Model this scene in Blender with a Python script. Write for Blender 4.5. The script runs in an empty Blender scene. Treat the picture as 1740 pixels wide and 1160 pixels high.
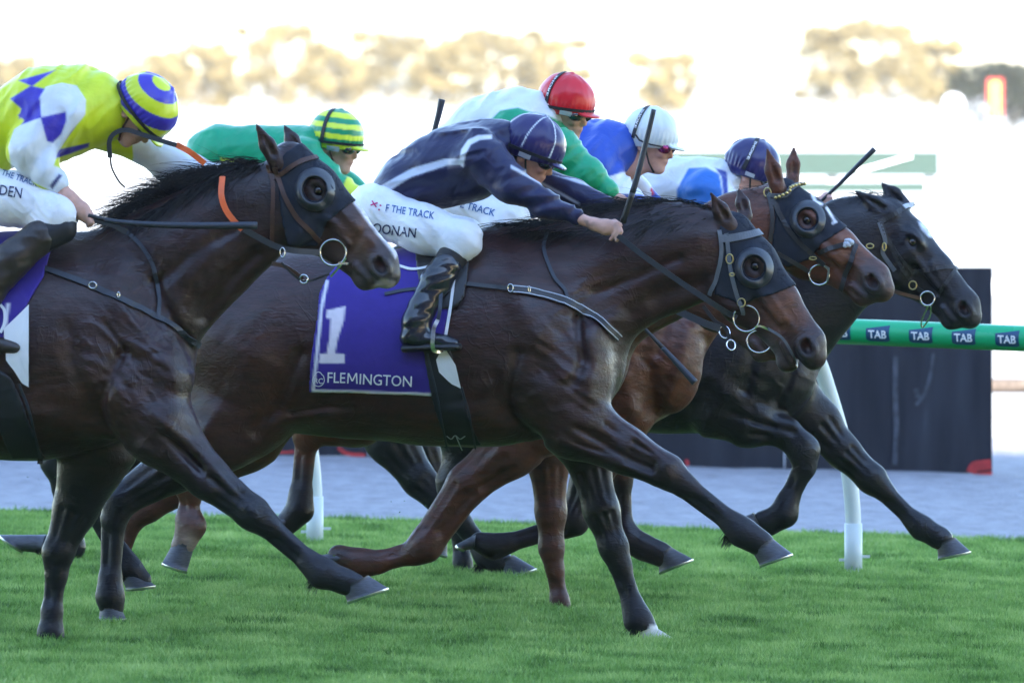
import bpy, math, random
import numpy as np
from mathutils import Vector, Matrix

random.seed(7)
RNG = np.random.default_rng(7)
SC = bpy.context.scene
COL = SC.collection

# ------------------------------------------------------------------ camera, sky, sun, exposure
FPX, PCX, PCY, CAMZ, CAMD = 17200.0, 870.0, 139.0, 2.2, 40.0     # long lens, picture units of the 1740 px photograph
cam_d = bpy.data.cameras.new('camera')
cam = bpy.data.objects.new('camera', cam_d); COL.objects.link(cam)
cam.location = (0, -CAMD, CAMZ); cam.rotation_euler = (math.radians(90), 0, 0)
cam_d.sensor_width = 36.0; cam_d.lens = FPX/1740*36.0
cam_d.shift_y = -(580-PCY)/1740.0
cam_d.clip_start = 0.5; cam_d.clip_end = 6000
cam_d.dof.use_dof = True; cam_d.dof.focus_distance = 40.8; cam_d.dof.aperture_fstop = 6.7
SC.camera = cam

SUN_EL, SUN_AZ = math.radians(25), math.radians(180-14)          # sun behind the photographer, behind the stand
world = bpy.data.worlds.new('World'); SC.world = world; world.use_nodes = True
wn = world.node_tree; bg = wn.nodes['Background']
sky = wn.nodes.new('ShaderNodeTexSky'); sky.sky_type = 'NISHITA'; sky.sun_disc = False
sky.sun_elevation = SUN_EL; sky.sun_rotation = SUN_AZ
sky.air_density = 1.0; sky.dust_density = 0.15; sky.ozone_density = 2.2
wn.links.new(sky.outputs[0], bg.inputs[0]); bg.inputs[1].default_value = 0.15
sun_d = bpy.data.lights.new('sun', 'SUN'); sun_d.energy = 4.0; sun_d.angle = math.radians(0.5); sun_d.color = (1.0, 0.93, 0.82)
sun = bpy.data.objects.new('sun', sun_d); COL.objects.link(sun)
sdir = Vector((math.sin(SUN_AZ)*math.cos(SUN_EL), math.cos(SUN_AZ)*math.cos(SUN_EL), math.sin(SUN_EL)))
sun.rotation_euler = sdir.to_track_quat('Z', 'Y').to_euler()
SC.view_settings.view_transform = 'Standard'; SC.view_settings.look = 'None'
SC.view_settings.gamma = 1.0; SC.view_settings.use_curve_mapping = False
SC.view_settings.exposure = 2.62

HAZE = 0.00018
GT = 0.028                                                       # the course falls gently to the right
def gz(x): return -GT*x
def W(px, py, d):                                                # picture point at distance d -> world point
    return Vector(((px-PCX)/FPX*d, d-CAMD, CAMZ-(py-PCY)/FPX*d))

# ------------------------------------------------------------------ object helpers
def mark(o, label=None, cat=None, group=None, kind=None):
    if label: o['label'] = label
    if cat: o['category'] = cat
    if group: o['group'] = group
    if kind: o['kind'] = kind
    return o
def empty(name, loc=(0,0,0), rz=0.0, **kw):
    o = bpy.data.objects.new(name, None); COL.objects.link(o); o.location = loc; o.rotation_euler = (0,0,rz)
    o.empty_display_size = 0.1
    return mark(o, **kw)
def link(name, me, parent=None, **kw):
    o = bpy.data.objects.new(name, me); COL.objects.link(o)
    if parent is not None: o.parent = parent
    return mark(o, **kw)
def mesh_np(name, V, F, mat, smooth=True, col=None):
    me = bpy.data.meshes.new(name)
    V = np.asarray(V, np.float32); F = np.asarray(F, np.int32)
    n = F.shape[1]
    me.vertices.add(len(V)); me.vertices.foreach_set('co', V.ravel())
    me.loops.add(F.size); me.loops.foreach_set('vertex_index', F.ravel())
    me.polygons.add(len(F)); me.polygons.foreach_set('loop_start', np.arange(0, F.size, n, dtype=np.int32))
    me.update(calc_edges=True)
    if smooth: me.polygons.foreach_set('use_smooth', np.ones(len(F), bool))
    if col is not None:
        a = me.color_attributes.new('Col', 'FLOAT_COLOR', 'POINT')
        c = np.ones((len(V), 4), np.float32); c[:, :3] = col; a.data.foreach_set('color', c.ravel())
    if mat: me.materials.append(mat)
    return me
class MB:
    """collects boxes, tubes, loops into one mesh"""
    def __init__(s): s.v = []; s.f = []
    def add(s, V, F):
        b = len(s.v); s.v += [tuple(p) for p in V]; s.f += [tuple(i+b for i in f) for f in F]; return s
    def box(s, c, d, M=None):
        P = [Vector((x*d[0]/2, y*d[1]/2, z*d[2]/2)) for z in (-1,1) for y in (-1,1) for x in (-1,1)]
        if M is not None: P = [M @ p for p in P]
        return s.add([p+Vector(c) for p in P], [(0,2,3,1),(4,5,7,6),(0,1,5,4),(2,6,7,3),(0,4,6,2),(1,3,7,5)])
    def tube(s, pts, r, n=8, closed=False):
        pts = [Vector(p) for p in pts]; N = len(pts)
        rs = r if isinstance(r, (list, tuple)) else [r]*N
        V = []; up = Vector((0.03, -1, 0.06)).normalized()
        for i, p in enumerate(pts):
            a = pts[(i-1) % N] if (closed or i > 0) else p; b = pts[(i+1) % N] if (closed or i < N-1) else p
            t = (b-a)
            t = t.normalized() if t.length > 1e-9 else Vector((1,0,0))
            u = up - t*up.dot(t)
            if u.length < 1e-3: u = Vector((0,0,1)) - t*t.z
            u.normalize(); w = t.cross(u)
            for k in range(n):
                q = 2*math.pi*k/n; V.append(p + (u*math.cos(q)+w*math.sin(q))*rs[i])
        F = []
        for i in range(N if closed else N-1):
            j = (i+1) % N
            for k in range(n): l = (k+1) % n; F.append((i*n+k, i*n+l, j*n+l, j*n+k))
        if not closed: F.append(tuple(range(n-1,-1,-1))); F.append(tuple((N-1)*n+k for k in range(n)))
        return s.add(V, F)
    def ribbon(s, pts, w, t=0.003, nrm=None):
        """flat strap: width w across, thickness t along the normal"""
        pts = [Vector(p) for p in pts]; N = len(pts); V = []
        ws = w if isinstance(w, (list, tuple)) else [w]*N
        for i, p in enumerate(pts):
            T = (pts[min(i+1,N-1)]-pts[max(i-1,0)]).normalized()
            n = Vector(nrm[i]) if nrm is not None else Vector((0,-1,0))
            n = (n - T*n.dot(T)).normalized(); sd = T.cross(n)
            for a, b in ((-1,-1),(1,-1),(1,1),(-1,1)): V.append(p + sd*a*ws[i]/2 + n*b*t/2)
        F = [(0,3,2,1), tuple((N-1)*4+k for k in range(4))]
        for i in range(N-1):
            for k in range(4): l = (k+1) % 4; F.append((i*4+k, i*4+l, (i+1)*4+l, (i+1)*4+k))
        return s.add(V, F)
    def build(s, name, mat, parent=None, smooth=False, **kw):
        me = bpy.data.meshes.new(name); me.from_pydata(s.v, [], s.f); me.materials.append(mat)
        if smooth:
            for p in me.polygons: p.use_smooth = True
        me.update(); return link(name, me, parent, **kw)
def spline(pts, n=6):
    P = [np.array(p, float) for p in pts]; out = []
    P = [2*P[0]-P[1]] + P + [2*P[-1]-P[-2]]
    for i in range(1, len(P)-2):
        for k in range(n):
            t = k/n; a, b, c, d = P[i-1:i+3]
            out.append(0.5*((2*b)+(c-a)*t+(2*a-5*b+4*c-d)*t*t+(3*b-a-3*c+d)*t**3))
    out.append(P[-2]); return out

# ------------------------------------------------------------------ materials
def nt(name):
    m = bpy.data.materials.new(name); m.use_nodes = True
    return m, m.node_tree, m.node_tree.nodes['Principled BSDF']
def nd(t, typ, **kw):
    n = t.nodes.new(typ)
    for k, v in kw.items(): setattr(n, k, v)
    return n
def surf(name, col=(.5,.5,.5), rough=.6, metal=0, spec=.5, attr=False, var=.12, vscale=20, bump=.2, bscale=150, bdist=.002,
         sheen=0, coat=0, stretch=(1,1,1), rvar=0., rscale=6, bump2=None, veins=0):
    m, t, b = nt(name); L = t.links
    tc = nd(t, 'ShaderNodeTexCoord'); mp = nd(t, 'ShaderNodeMapping'); L.new(tc.outputs['Object'], mp.inputs[0]); mp.inputs['Scale'].default_value = stretch
    nz = nd(t, 'ShaderNodeTexNoise'); nz.inputs['Scale'].default_value = vscale; nz.inputs['Detail'].default_value = 5
    L.new(mp.outputs[0], nz.inputs['Vector'])
    hv = nd(t, 'ShaderNodeMapRange'); hv.inputs['From Min'].default_value = .3; hv.inputs['From Max'].default_value = .7
    hv.inputs['To Min'].default_value = 1-var; hv.inputs['To Max'].default_value = 1+var; L.new(nz.outputs['Fac'], hv.inputs['Value'])
    mx = nd(t, 'ShaderNodeVectorMath', operation='SCALE'); L.new(hv.outputs[0], mx.inputs['Scale'])
    if attr:
        at = nd(t, 'ShaderNodeAttribute', attribute_name='Col'); L.new(at.outputs['Color'], mx.inputs[0])
    else: mx.inputs[0].default_value = col
    L.new(mx.outputs[0], b.inputs['Base Color'])
    b.inputs['Roughness'].default_value = rough; b.inputs['Metallic'].default_value = metal; b.inputs['Specular IOR Level'].default_value = spec
    b.inputs['Sheen Weight'].default_value = sheen; b.inputs['Sheen Roughness'].default_value = .4
    b.inputs['Coat Weight'].default_value = coat
    if rvar:
        n3 = nd(t, 'ShaderNodeTexNoise'); n3.inputs['Scale'].default_value = rscale; n3.inputs['Detail'].default_value = 4
        L.new(mp.outputs[0], n3.inputs['Vector'])
        r = nd(t, 'ShaderNodeMapRange'); r.inputs['From Min'].default_value = .35; r.inputs['From Max'].default_value = .65
        r.inputs['To Min'].default_value = max(.05, rough-rvar); r.inputs['To Max'].default_value = rough+rvar
        L.new(n3.outputs['Fac'], r.inputs['Value']); L.new(r.outputs[0], b.inputs['Roughness'])
    if bump:
        n2 = nd(t, 'ShaderNodeTexNoise'); n2.inputs['Scale'].default_value = bscale; n2.inputs['Detail'].default_value = 4
        L.new(mp.outputs[0], n2.inputs['Vector'])
        bp = nd(t, 'ShaderNodeBump'); bp.inputs['Strength'].default_value = bump; bp.inputs['Distance'].default_value = bdist
        L.new(n2.outputs['Fac'], bp.inputs['Height']); last = bp
        if bump2:
            n4 = nd(t, 'ShaderNodeTexNoise'); n4.inputs['Scale'].default_value = bump2[0]; n4.inputs['Detail'].default_value = 3; n4.inputs['Distortion'].default_value = .6
            L.new(tc.outputs['Object'], n4.inputs['Vector'])
            b2 = nd(t, 'ShaderNodeBump'); b2.inputs['Strength'].default_value = bump2[1]; b2.inputs['Distance'].default_value = bump2[2]
            L.new(n4.outputs['Fac'], b2.inputs['Height']); L.new(b2.outputs[0], bp.inputs['Normal'])
        L.new(bp.outputs[0], b.inputs['Normal'])
        if veins:
            n5 = nd(t, 'ShaderNodeTexNoise'); n5.inputs['Scale'].default_value = veins; n5.inputs['Detail'].default_value = 2; n5.inputs['Distortion'].default_value = 1.4; L.new(tc.outputs['Object'], n5.inputs['Vector'])
            a1 = nd(t, 'ShaderNodeMath', operation='SUBTRACT'); a1.inputs[1].default_value = .5; L.new(n5.outputs['Fac'], a1.inputs[0]); a2 = nd(t, 'ShaderNodeMath', operation='ABSOLUTE'); L.new(a1.outputs[0], a2.inputs[0])
            a3 = nd(t, 'ShaderNodeMapRange', interpolation_type='SMOOTHSTEP'); a3.inputs['From Min'].default_value = 0; a3.inputs['From Max'].default_value = .035; a3.inputs['To Min'].default_value = 1; a3.inputs['To Max'].default_value = 0; L.new(a2.outputs[0], a3.inputs['Value'])
            n6 = nd(t, 'ShaderNodeTexNoise'); n6.inputs['Scale'].default_value = 3; L.new(tc.outputs['Object'], n6.inputs['Vector'])
            a4 = nd(t, 'ShaderNodeMapRange'); a4.inputs['From Min'].default_value = .42; a4.inputs['From Max'].default_value = .62; L.new(n6.outputs['Fac'], a4.inputs['Value'])
            a5 = nd(t, 'ShaderNodeMath', operation='MULTIPLY'); L.new(a3.outputs[0], a5.inputs[0]); L.new(a4.outputs[0], a5.inputs[1])
            b3 = nd(t, 'ShaderNodeBump'); b3.inputs['Strength'].default_value = .32; b3.inputs['Distance'].default_value = .0035; L.new(a5.outputs[0], b3.inputs['Height']); L.new(bp.outputs[0], b3.inputs['Normal']); L.new(b3.outputs[0], b.inputs['Normal'])
    return m
M_COAT = surf('horse_coat', attr=True, rough=.44, spec=.45, sheen=.03, var=.38, vscale=26, veins=7, bump=.5, bscale=70, bdist=.004, stretch=(.5,1,1.6), rvar=.14, rscale=9, bump2=(24,.22,.008))
M_MANE = surf('mane_hair', (.008,.007,.008), rough=.45, spec=.45, var=.3, bump=0)
M_HOOF = surf('hoof_horn', (.065,.064,.080), rough=.5, var=.3, vscale=40, bump=.3, bscale=60, stretch=(1,1,6))
M_HOOFP = surf('pale_hoof_horn', (.55,.50,.44), rough=.6, var=.2)
M_SHOE = surf('aluminium_shoe', (.75,.76,.78), rough=.35, metal=1, var=.1)
M_STEEL = surf('bit_steel', (.7,.7,.72), rough=.22, metal=1, var=.05, bump=0)
M_BRASS = surf('buckle_brass', (.62,.48,.2), rough=.3, metal=1, var=.05, bump=0)
M_LEATH = surf('black_leather', (.018,.017,.02), rough=.42, var=.25, bump=.3, bscale=200)
M_LEATHG = surf('worn_grey_leather', (.10,.11,.13), rough=.5, var=.2, bump=.3, bscale=200)
M_LEATHB = surf('brown_leather', (.055,.022,.014), rough=.45, var=.25, bump=.3, bscale=200)
M_ORANGE = surf('orange_rubber', (.75,.13,.03), rough=.5, var=.1, bscale=400)
M_RUBBER = surf('rein_rubber', (.025,.03,.045), rough=.5, var=.1, bscale=400)
M_HOOD = surf('hood_fabric', (.012,.016,.028), rough=.75, var=.15, bump=.4, bscale=500, sheen=.0)
M_CUP = surf('blinker_cup_plastic', (.03,.034,.045), rough=.33, var=.1, bump=.15)
M_EYE = surf('eye_ball', (.010,.005,.004), rough=.12, spec=.5, var=.1, bump=0, coat=.3)
M_CLOTH = surf('painted_cloth', attr=True, rough=.75, var=.06, vscale=30, bump=.25, bscale=700, bdist=.001, sheen=.15, bump2=(9,.25,.015))
M_SILK = surf('racing_silk', attr=True, rough=.42, spec=.4, var=.06, vscale=12, bump=.2, bscale=20, bdist=.006, sheen=.2, stretch=(1,1,1.6), bump2=(8,.6,.02))
M_CAPM = surf('cap_silk', attr=True, rough=.3, spec=.5, var=.05, vscale=14, bump=.35, bscale=34, bdist=.005, sheen=.2, stretch=(1,1,.35))
M_BREECH = surf('white_breeches', (.74,.76,.82), rough=.55, var=.04, bump=.25, bscale=22, bdist=.006, stretch=(1,1,1.5), bump2=(11,.45,.02))
M_SKIN = surf('skin', attr=True, rough=.55, spec=.4, var=.08, vscale=60, bump=.2, bscale=220)
M_BOOT = surf('boot_leather', (.010,.011,.018), rough=.24, spec=.6, var=.2, bump=.2, bscale=18, bdist=.003, coat=.3, bump2=(16,.3,.006))
M_BOOTB = surf('worn_boot_leather', (.03,.022,.02), rough=.38, spec=.5, var=.3, bump=.4, bscale=30, bdist=.005)
M_WHITE = surf('white_trim', (.75,.76,.8), rough=.6, var=.03, bump=.1)
M_SILVER = surf('silver_trim', (.42,.45,.52), rough=.5, var=.05)
M_NAVYT = surf('navy_lettering', (.01,.02,.09), rough=.6, var=.03, bump=0)
M_BLUET = surf('blue_lettering', (.02,.10,.30), rough=.6, var=.03, bump=0)
M_PINKT = surf('pink_lettering', (.5,.02,.16), rough=.6, var=.03, bump=0)
M_LENS = surf('goggle_lens', (.01,.01,.015), rough=.08, spec=.9, var=0.01, bump=0, coat=1)
M_LENSR = surf('mirror_goggle_lens', (.25,.03,.12), rough=.1, metal=.7, var=.3, vscale=25, bump=0)
M_BAND = surf('black_band', (.01,.011,.016), rough=.6, var=.1)

# ------------------------------------------------------------------ implicit sculpting
class Frame:
    """place of a horse: its own axes, reached from points measured on the photograph"""
    def __init__(s, d, px, th):
        s.D = d; s.X0 = (px-PCX)/FPX*d; s.th = math.radians(th); s.c = math.cos(s.th); s.s = math.sin(s.th); s.Z0 = gz(s.X0)
        s.ppm = FPX/d
    def loc(s): return (s.X0, s.D-CAMD, s.Z0)
    def L(s, px, py, ly=0.0):
        p = np.asarray(px, float)-PCX; ly = np.asarray(ly, float)
        lx = (p*(s.D+ly*s.c)-FPX*(s.X0+ly*s.s))/(FPX*s.c+p*s.s)
        Y = s.D-lx*s.s+ly*s.c
        lz = CAMZ-(np.asarray(py, float)-PCY)/FPX*Y-s.Z0
        return np.stack(np.broadcast_arrays(lx, ly, lz), -1)
    def P(s, V):
        X = s.X0+V[...,0]*s.c+V[...,1]*s.s; Y = s.D-V[...,0]*s.s+V[...,1]*s.c
        return PCX+FPX*X/Y, PCY+FPX*(CAMZ-s.Z0-V[...,2])/Y
class Field:
    def __init__(s, fr, lo, hi, h):
        s.fr = fr; s.lo = np.array(lo, float); s.h = h
        s.n = np.ceil((np.array(hi)-s.lo)/h).astype(int)+1
        s.D = np.full(s.n, 0.5, np.float32)
        s.ax = [(s.lo[i]+h*np.arange(s.n[i])).astype(np.float32) for i in range(3)]
        s.H = np.zeros((s.n[0], s.n[2]), np.float32)
    def _box(s, lo, hi):
        a = np.clip(np.floor((np.array(lo)-s.lo)/s.h).astype(int), 0, s.n); b = np.clip(np.ceil((np.array(hi)-s.lo)/s.h).astype(int)+1, 0, s.n)
        return a, b
    def _pts(s, a, b, F=None):
        X = s.ax[0][a[0]:b[0]][:,None,None]; Y = s.ax[1][a[1]:b[1]][None,:,None]; Z = s.ax[2][a[2]:b[2]][None,None,:]
        if F is None: return X, Y, Z
        O, R = F
        X = X-np.float32(O[0]); Y = Y-np.float32(O[1]); Z = Z-np.float32(O[2])
        return tuple(X*np.float32(R[i][0])+Y*np.float32(R[i][1])+Z*np.float32(R[i][2]) for i in range(3))
    def _comb(s, a, b, d, k, op):
        sl = tuple(slice(a[i], b[i]) for i in range(3)); D = s.D[sl]
        if op == 'u':
            h = np.maximum(k-np.abs(D-d), 0)/k; s.D[sl] = np.minimum(D, d)-h*h*k*.25
        else:
            d = -d; h = np.maximum(k-np.abs(D-d), 0)/k; s.D[sl] = np.maximum(D, d)+h*h*k*.25
    def seg(s, a, b, ra, rb, sa=1., sb=None, k=.03, op='u', F=None):
        a = np.array(a, float); b = np.array(b, float); sb = sa if sb is None else sb
        if F is None: wa, wb = a, b
        else: R = np.array(F[1]); wa = F[0]+R.T@a; wb = F[0]+R.T@b
        m = max(ra, rb)*1.0+k+.02
        my = m if F is not None and max(sa,sb) <= 1 else max(ra, rb)*max(sa, sb, 1 if F is not None else 0)+k+.02
        mm = np.array([m, my, m]) if F is None else np.array([max(m,my)]*3)
        i, j = s._box(np.minimum(wa, wb)-mm, np.maximum(wa, wb)+mm)
        if np.any(j <= i): return s
        X, Y, Z = s._pts(i, j, F)
        ba = b-a; L2 = max(float(ba@ba), 1e-12)
        t = np.clip(((X-np.float32(a[0]))*np.float32(ba[0])+(Y-np.float32(a[1]))*np.float32(ba[1])+(Z-np.float32(a[2]))*np.float32(ba[2]))/np.float32(L2), 0, 1)
        sy = sa+(sb-sa)*t
        qx = X-(a[0]+t*ba[0]); qy = (Y-(a[1]+t*ba[1]))/sy; qz = Z-(a[2]+t*ba[2])
        r2 = qx*qx+qz*qz; ln = np.sqrt(r2+qy*qy)+1e-6; g = np.sqrt(r2+(qy/sy)**2)/ln+1e-6
        s._comb(i, j, ((ln-(ra+(rb-ra)*t))/g).astype(np.float32), np.float32(k), op); return s
    def chain(s, P, k=.03, F=None, scale=1., grow=0.):
        """P: rows (x, y, z, r, sy)"""
        for p, q in zip(P[:-1], P[1:]): s.seg(p[:3], q[:3], p[3]*scale+grow, q[3]*scale+grow, p[4], q[4], k, F=F)
        return s
    def blob(s, c, r, k=.02, op='u', F=None):
        c = np.array(c, float); w = c if F is None else F[0]+np.array(F[1]).T@c
        m = max(r)+k+.02; i, j = s._box(w-m, w+m)
        if np.any(j <= i): return s
        X, Y, Z = s._pts(i, j, F)
        x = (X-np.float32(c[0]))/r[0]; y = (Y-np.float32(c[1]))/r[1]; z = (Z-np.float32(c[2]))/r[2]
        ln = np.sqrt(x*x+y*y+z*z)+1e-6; g = np.sqrt((x/r[0])**2+(y/r[1])**2+(z/r[2])**2)/ln+1e-6
        s._comb(i, j, ((ln-1)/g).astype(np.float32), np.float32(k), op); return s
    def stroke(s, pts, r, amp, n=6):
        """clay stroke along picture points (r in picture px, amp in metres, + adds, - cuts) on the near side"""
        P = s.fr.L([p[0] for p in pts], [p[1] for p in pts], -.15)[:, [0,2]]
        if len(P) > 2: P = np.array(spline(P, n))
        rr = r/s.fr.ppm; lo = P.min(0)-2.6*rr; hi = P.max(0)+2.6*rr
        a = np.clip(((lo-s.lo[[0,2]])/s.h).astype(int), 0, s.n[[0,2]]); b = np.clip(((hi-s.lo[[0,2]])/s.h).astype(int)+2, 0, s.n[[0,2]])
        if np.any(b <= a): return s
        X = s.ax[0][a[0]:b[0]][:,None]; Z = s.ax[2][a[1]:b[1]][None,:]
        d2 = np.full((b[0]-a[0], b[1]-a[1]), 9., np.float32)
        if len(P) == 1: d2 = (X-P[0][0])**2+(Z-P[0][1])**2
        for p, q in zip(P[:-1], P[1:]):
            e = q-p; t = np.clip(((X-p[0])*e[0]+(Z-p[1])*e[1])/max(e@e, 1e-9), 0, 1)
            d2 = np.minimum(d2, (X-p[0]-t*e[0])**2+(Z-p[1]-t*e[1])**2)
        s.H[a[0]:b[0], a[1]:b[1]] += (amp*np.exp(-d2/(rr*rr))).astype(np.float32); return s
    def apply_strokes(s, y0=-.02, y1=-.06):
        w = np.clip((y0-s.ax[1])/(y0-y1), 0, 1).astype(np.float32)[None,:,None]
        s.D -= s.H[:,None,:]*w; s.H[:] = 0; return s
    def wrinkle(s, amp, sx, sz, seed=0, ang=0., region=None, ridged=True):
        """noise relief on the near side; region = (px, py, rx, ry)"""
        X, Z = np.meshgrid(s.ax[0], s.ax[2], indexing='ij'); c, q = math.cos(ang), math.sin(ang)
        u = (X*c+Z*q)*sx; v = (-X*q+Z*c)*sz
        n = vnoise(u+vnoise(u*.4, v*.4, seed+5)*2, v, seed)+.5*vnoise(u*2.1, v*2.1, seed+1)
        f = (1-np.abs(n))*1. if ridged else n
        w = 1.
        if region is not None:
            p = s.fr.L(region[0], region[1], -.15); w = np.exp(-(((X-p[0])*s.fr.ppm/region[2])**2+((Z-p[2])*s.fr.ppm/region[3])**2))
        s.H += (amp*(f-.5)*w).astype(np.float32); return s
    def sample(s, V):
        q = (V-s.lo)/s.h; q = np.clip(q, 0, s.n-1.001); i = q.astype(int); t = q-i; r = 0
        for a in (0,1):
            for b in (0,1):
                for c in (0,1):
                    w = np.abs(1-a-t[...,0])*np.abs(1-b-t[...,1])*np.abs(1-c-t[...,2])
                    r = r+w*s.D[i[...,0]+a, i[...,1]+b, i[...,2]+c]
        return r
    def near_y(s, x, z, off=0., side=-1):
        """depth coordinate of the near (camera) side surface over (x, z)"""
        x = np.asarray(x, float).ravel(); z = np.asarray(z, float).ravel()
        ys = s.ax[1].astype(float); ys = ys if side < 0 else ys[::-1]
        V = np.zeros((len(x), len(ys), 3)); V[...,0] = x[:,None]; V[...,1] = ys[None]; V[...,2] = z[:,None]
        d = s.sample(V)-off; ins = d < 0; any_ = ins.any(1); k = ins.argmax(1); k = np.maximum(k, 1)
        r = np.arange(len(x)); d0 = d[r,k-1]; d1 = d[r,k]; t = np.clip(d0/(d0-d1+1e-9), 0, 1)
        y = ys[k-1]+(ys[k]-ys[k-1])*t
        best = ys[np.argmin(d, 1)]
        return np.where(any_, y, best)
    def on(s, pts, off=.004, n=None):
        """picture points -> local points lying on the near surface"""
        P = np.array(spline(pts, n)) if n and len(pts) > 1 else np.array(pts, float)
        ly = np.full(len(P), -.1)
        for _ in range(4):
            V = s.fr.L(P[:,0], P[:,1], ly); ly = s.near_y(V[:,0], V[:,2], 0.)
        V = s.fr.L(P[:,0], P[:,1], ly); e = .008
        g = np.stack([s.sample(V+np.eye(3)[i]*e)-s.sample(V-np.eye(3)[i]*e) for i in range(3)], -1)
        g /= np.linalg.norm(g, axis=1, keepdims=True)+1e-9
        return V+g*off, g
    def net(s, D=None, lo=None):
        return surfnet(s.D if D is None else D, s.lo if lo is None else lo, s.h)
    def shell(s, poly, off=.008, inn=.006, ymax=None, extra=None):
        """cloth draped over the surface inside a side-view polygon of picture points"""
        P = s.fr.L([p[0] for p in poly], [p[1] for p in poly], -.2)[:, [0,2]]
        lo = P.min(0)-.03; hi = P.max(0)+.03
        i, j = s._box((lo[0], s.lo[1], lo[1]), (hi[0], s.lo[1]+s.h*s.n[1], hi[1]))
        X, Y, Z = s._pts(i, j); D = s.D[i[0]:j[0], i[1]:j[1], i[2]:j[2]]
        R = polysd(np.broadcast_to(X[:,0,:], (X.shape[0], Z.shape[2])), np.broadcast_to(Z[:,0,:], (X.shape[0], Z.shape[2])), P)
        E = np.maximum(np.maximum(D-off, -(D+inn)), R[:,None,:])
        if ymax is not None: E = np.maximum(E, Y-ymax)
        if extra is not None: E = np.maximum(E, extra(X, Y, Z))
        E = E.astype(np.float32); E[0] = E[-1] = .01; E[:,:,0] = E[:,:,-1] = .01
        return surfnet(E, s.lo+s.h*i, s.h)
def vnoise(u, v, seed=0):
    r = np.random.default_rng(seed+11).uniform(-1, 1, (64, 64))
    iu = np.floor(u).astype(int); iv = np.floor(v).astype(int); fu = u-iu; fv = v-iv
    fu = fu*fu*(3-2*fu); fv = fv*fv*(3-2*fv); g = lambda a, b: r[(iu+a) % 64, (iv+b) % 64]
    return (g(0,0)*(1-fu)+g(1,0)*fu)*(1-fv)+(g(0,1)*(1-fu)+g(1,1)*fu)*fv
def polysd(X, Z, P):
    P = np.asarray(P, float); d = np.full(X.shape, 1e9); ins = np.zeros(X.shape, bool)
    for a, b in zip(P, np.roll(P, -1, 0)):
        e = b-a; t = np.clip(((X-a[0])*e[0]+(Z-a[1])*e[1])/max(e@e, 1e-12), 0, 1)
        d = np.minimum(d, (X-a[0]-t*e[0])**2+(Z-a[1]-t*e[1])**2)
        c = ((a[1] > Z) != (b[1] > Z)) & (X < (b[0]-a[0])*(Z-a[1])/((b[1]-a[1]) if abs(b[1]-a[1]) > 1e-12 else 1e-12)+a[0]); ins ^= c
    return np.where(ins, -1, 1)*np.sqrt(d)
CORN = [(a,b,c) for a in (0,1) for b in (0,1) for c in (0,1)]
def surfnet(D, lo, h):
    s = D < 0; n = np.array(D.shape)-1
    sm = np.zeros(n, np.int8)
    for a, b, c in CORN: sm += s[a:a+n[0], b:b+n[1], c:c+n[2]]
    ci = np.argwhere((sm > 0) & (sm < 8)); idx = np.full(n, -1, np.int32); idx[ci[:,0],ci[:,1],ci[:,2]] = np.arange(len(ci))
    val = {c: D[ci[:,0]+c[0], ci[:,1]+c[1], ci[:,2]+c[2]] for c in CORN}
    acc = np.zeros((len(ci), 3)); cnt = np.zeros(len(ci))
    for c0 in CORN:
        for ax in range(3):
            if c0[ax]: continue
            c1 = list(c0); c1[ax] = 1; c1 = tuple(c1); a, b = val[c0], val[c1]
            m = (a < 0) != (b < 0); t = a[m]/(a[m]-b[m]); p = np.tile(np.array(c0, float), (m.sum(), 1)); p[:,ax] = t
            acc[m] += p; cnt[m] += 1
    V = lo+h*(ci+acc/cnt[:,None]); Fs = []
    for ax in range(3):
        o1, o2 = [(1,2),(2,0),(0,1)][ax]
        sl0 = [slice(None)]*3; sl0[ax] = slice(0,-1); sl1 = list(sl0); sl1[ax] = slice(1,None)
        e = np.argwhere(s[tuple(sl0)] != s[tuple(sl1)])
        e = e[(e[:,o1] > 0) & (e[:,o2] > 0) & (e[:,o1] < n[o1]) & (e[:,o2] < n[o2])]
        def cell(d1, d2):
            q = e.copy(); q[:,o1] += d1; q[:,o2] += d2; return idx[q[:,0],q[:,1],q[:,2]]
        Q = np.stack([cell(-1,-1), cell(0,-1), cell(0,0), cell(-1,0)], 1)
        ins = s[e[:,0], e[:,1], e[:,2]]; Q[~ins] = Q[~ins][:, ::-1]; Fs.append(Q)
    F = np.concatenate(Fs); F = F[(F >= 0).all(1)]
    return V, F
def paint(fr, V, base, polys, near=True, ymax=None, soft=1.3):
    """flat colour areas of coat, cloth or silk; polys = [(colour, [(px,py)...])]"""
    px, py = fr.P(V); C = np.tile(np.array(base, float), (len(V), 1)) if np.ndim(base) == 1 else base.copy()
    for col, pl in polys:
        pl = np.array(pl, float); lo = pl.min(0)-4; hi = pl.max(0)+4
        m = (px > lo[0]) & (px < hi[0]) & (py > lo[1]) & (py < hi[1])
        if ymax is not None: m &= V[:,1] < ymax
        if not m.any(): continue
        d = polysd(px[m], py[m], pl); a = np.clip(.5-d/(2*soft), 0, 1)[:,None]
        C[m] = C[m]*(1-a)+np.array(col)*a
    return C
def stadium(a, b, w):
    """picture polygon of a band from a to b, widths w"""
    a = np.array(a, float); b = np.array(b, float); t = (b-a)/np.linalg.norm(b-a); n = np.array([-t[1], t[0]])*w/2
    return [a+n, b+n, b-n, a-n]

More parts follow.
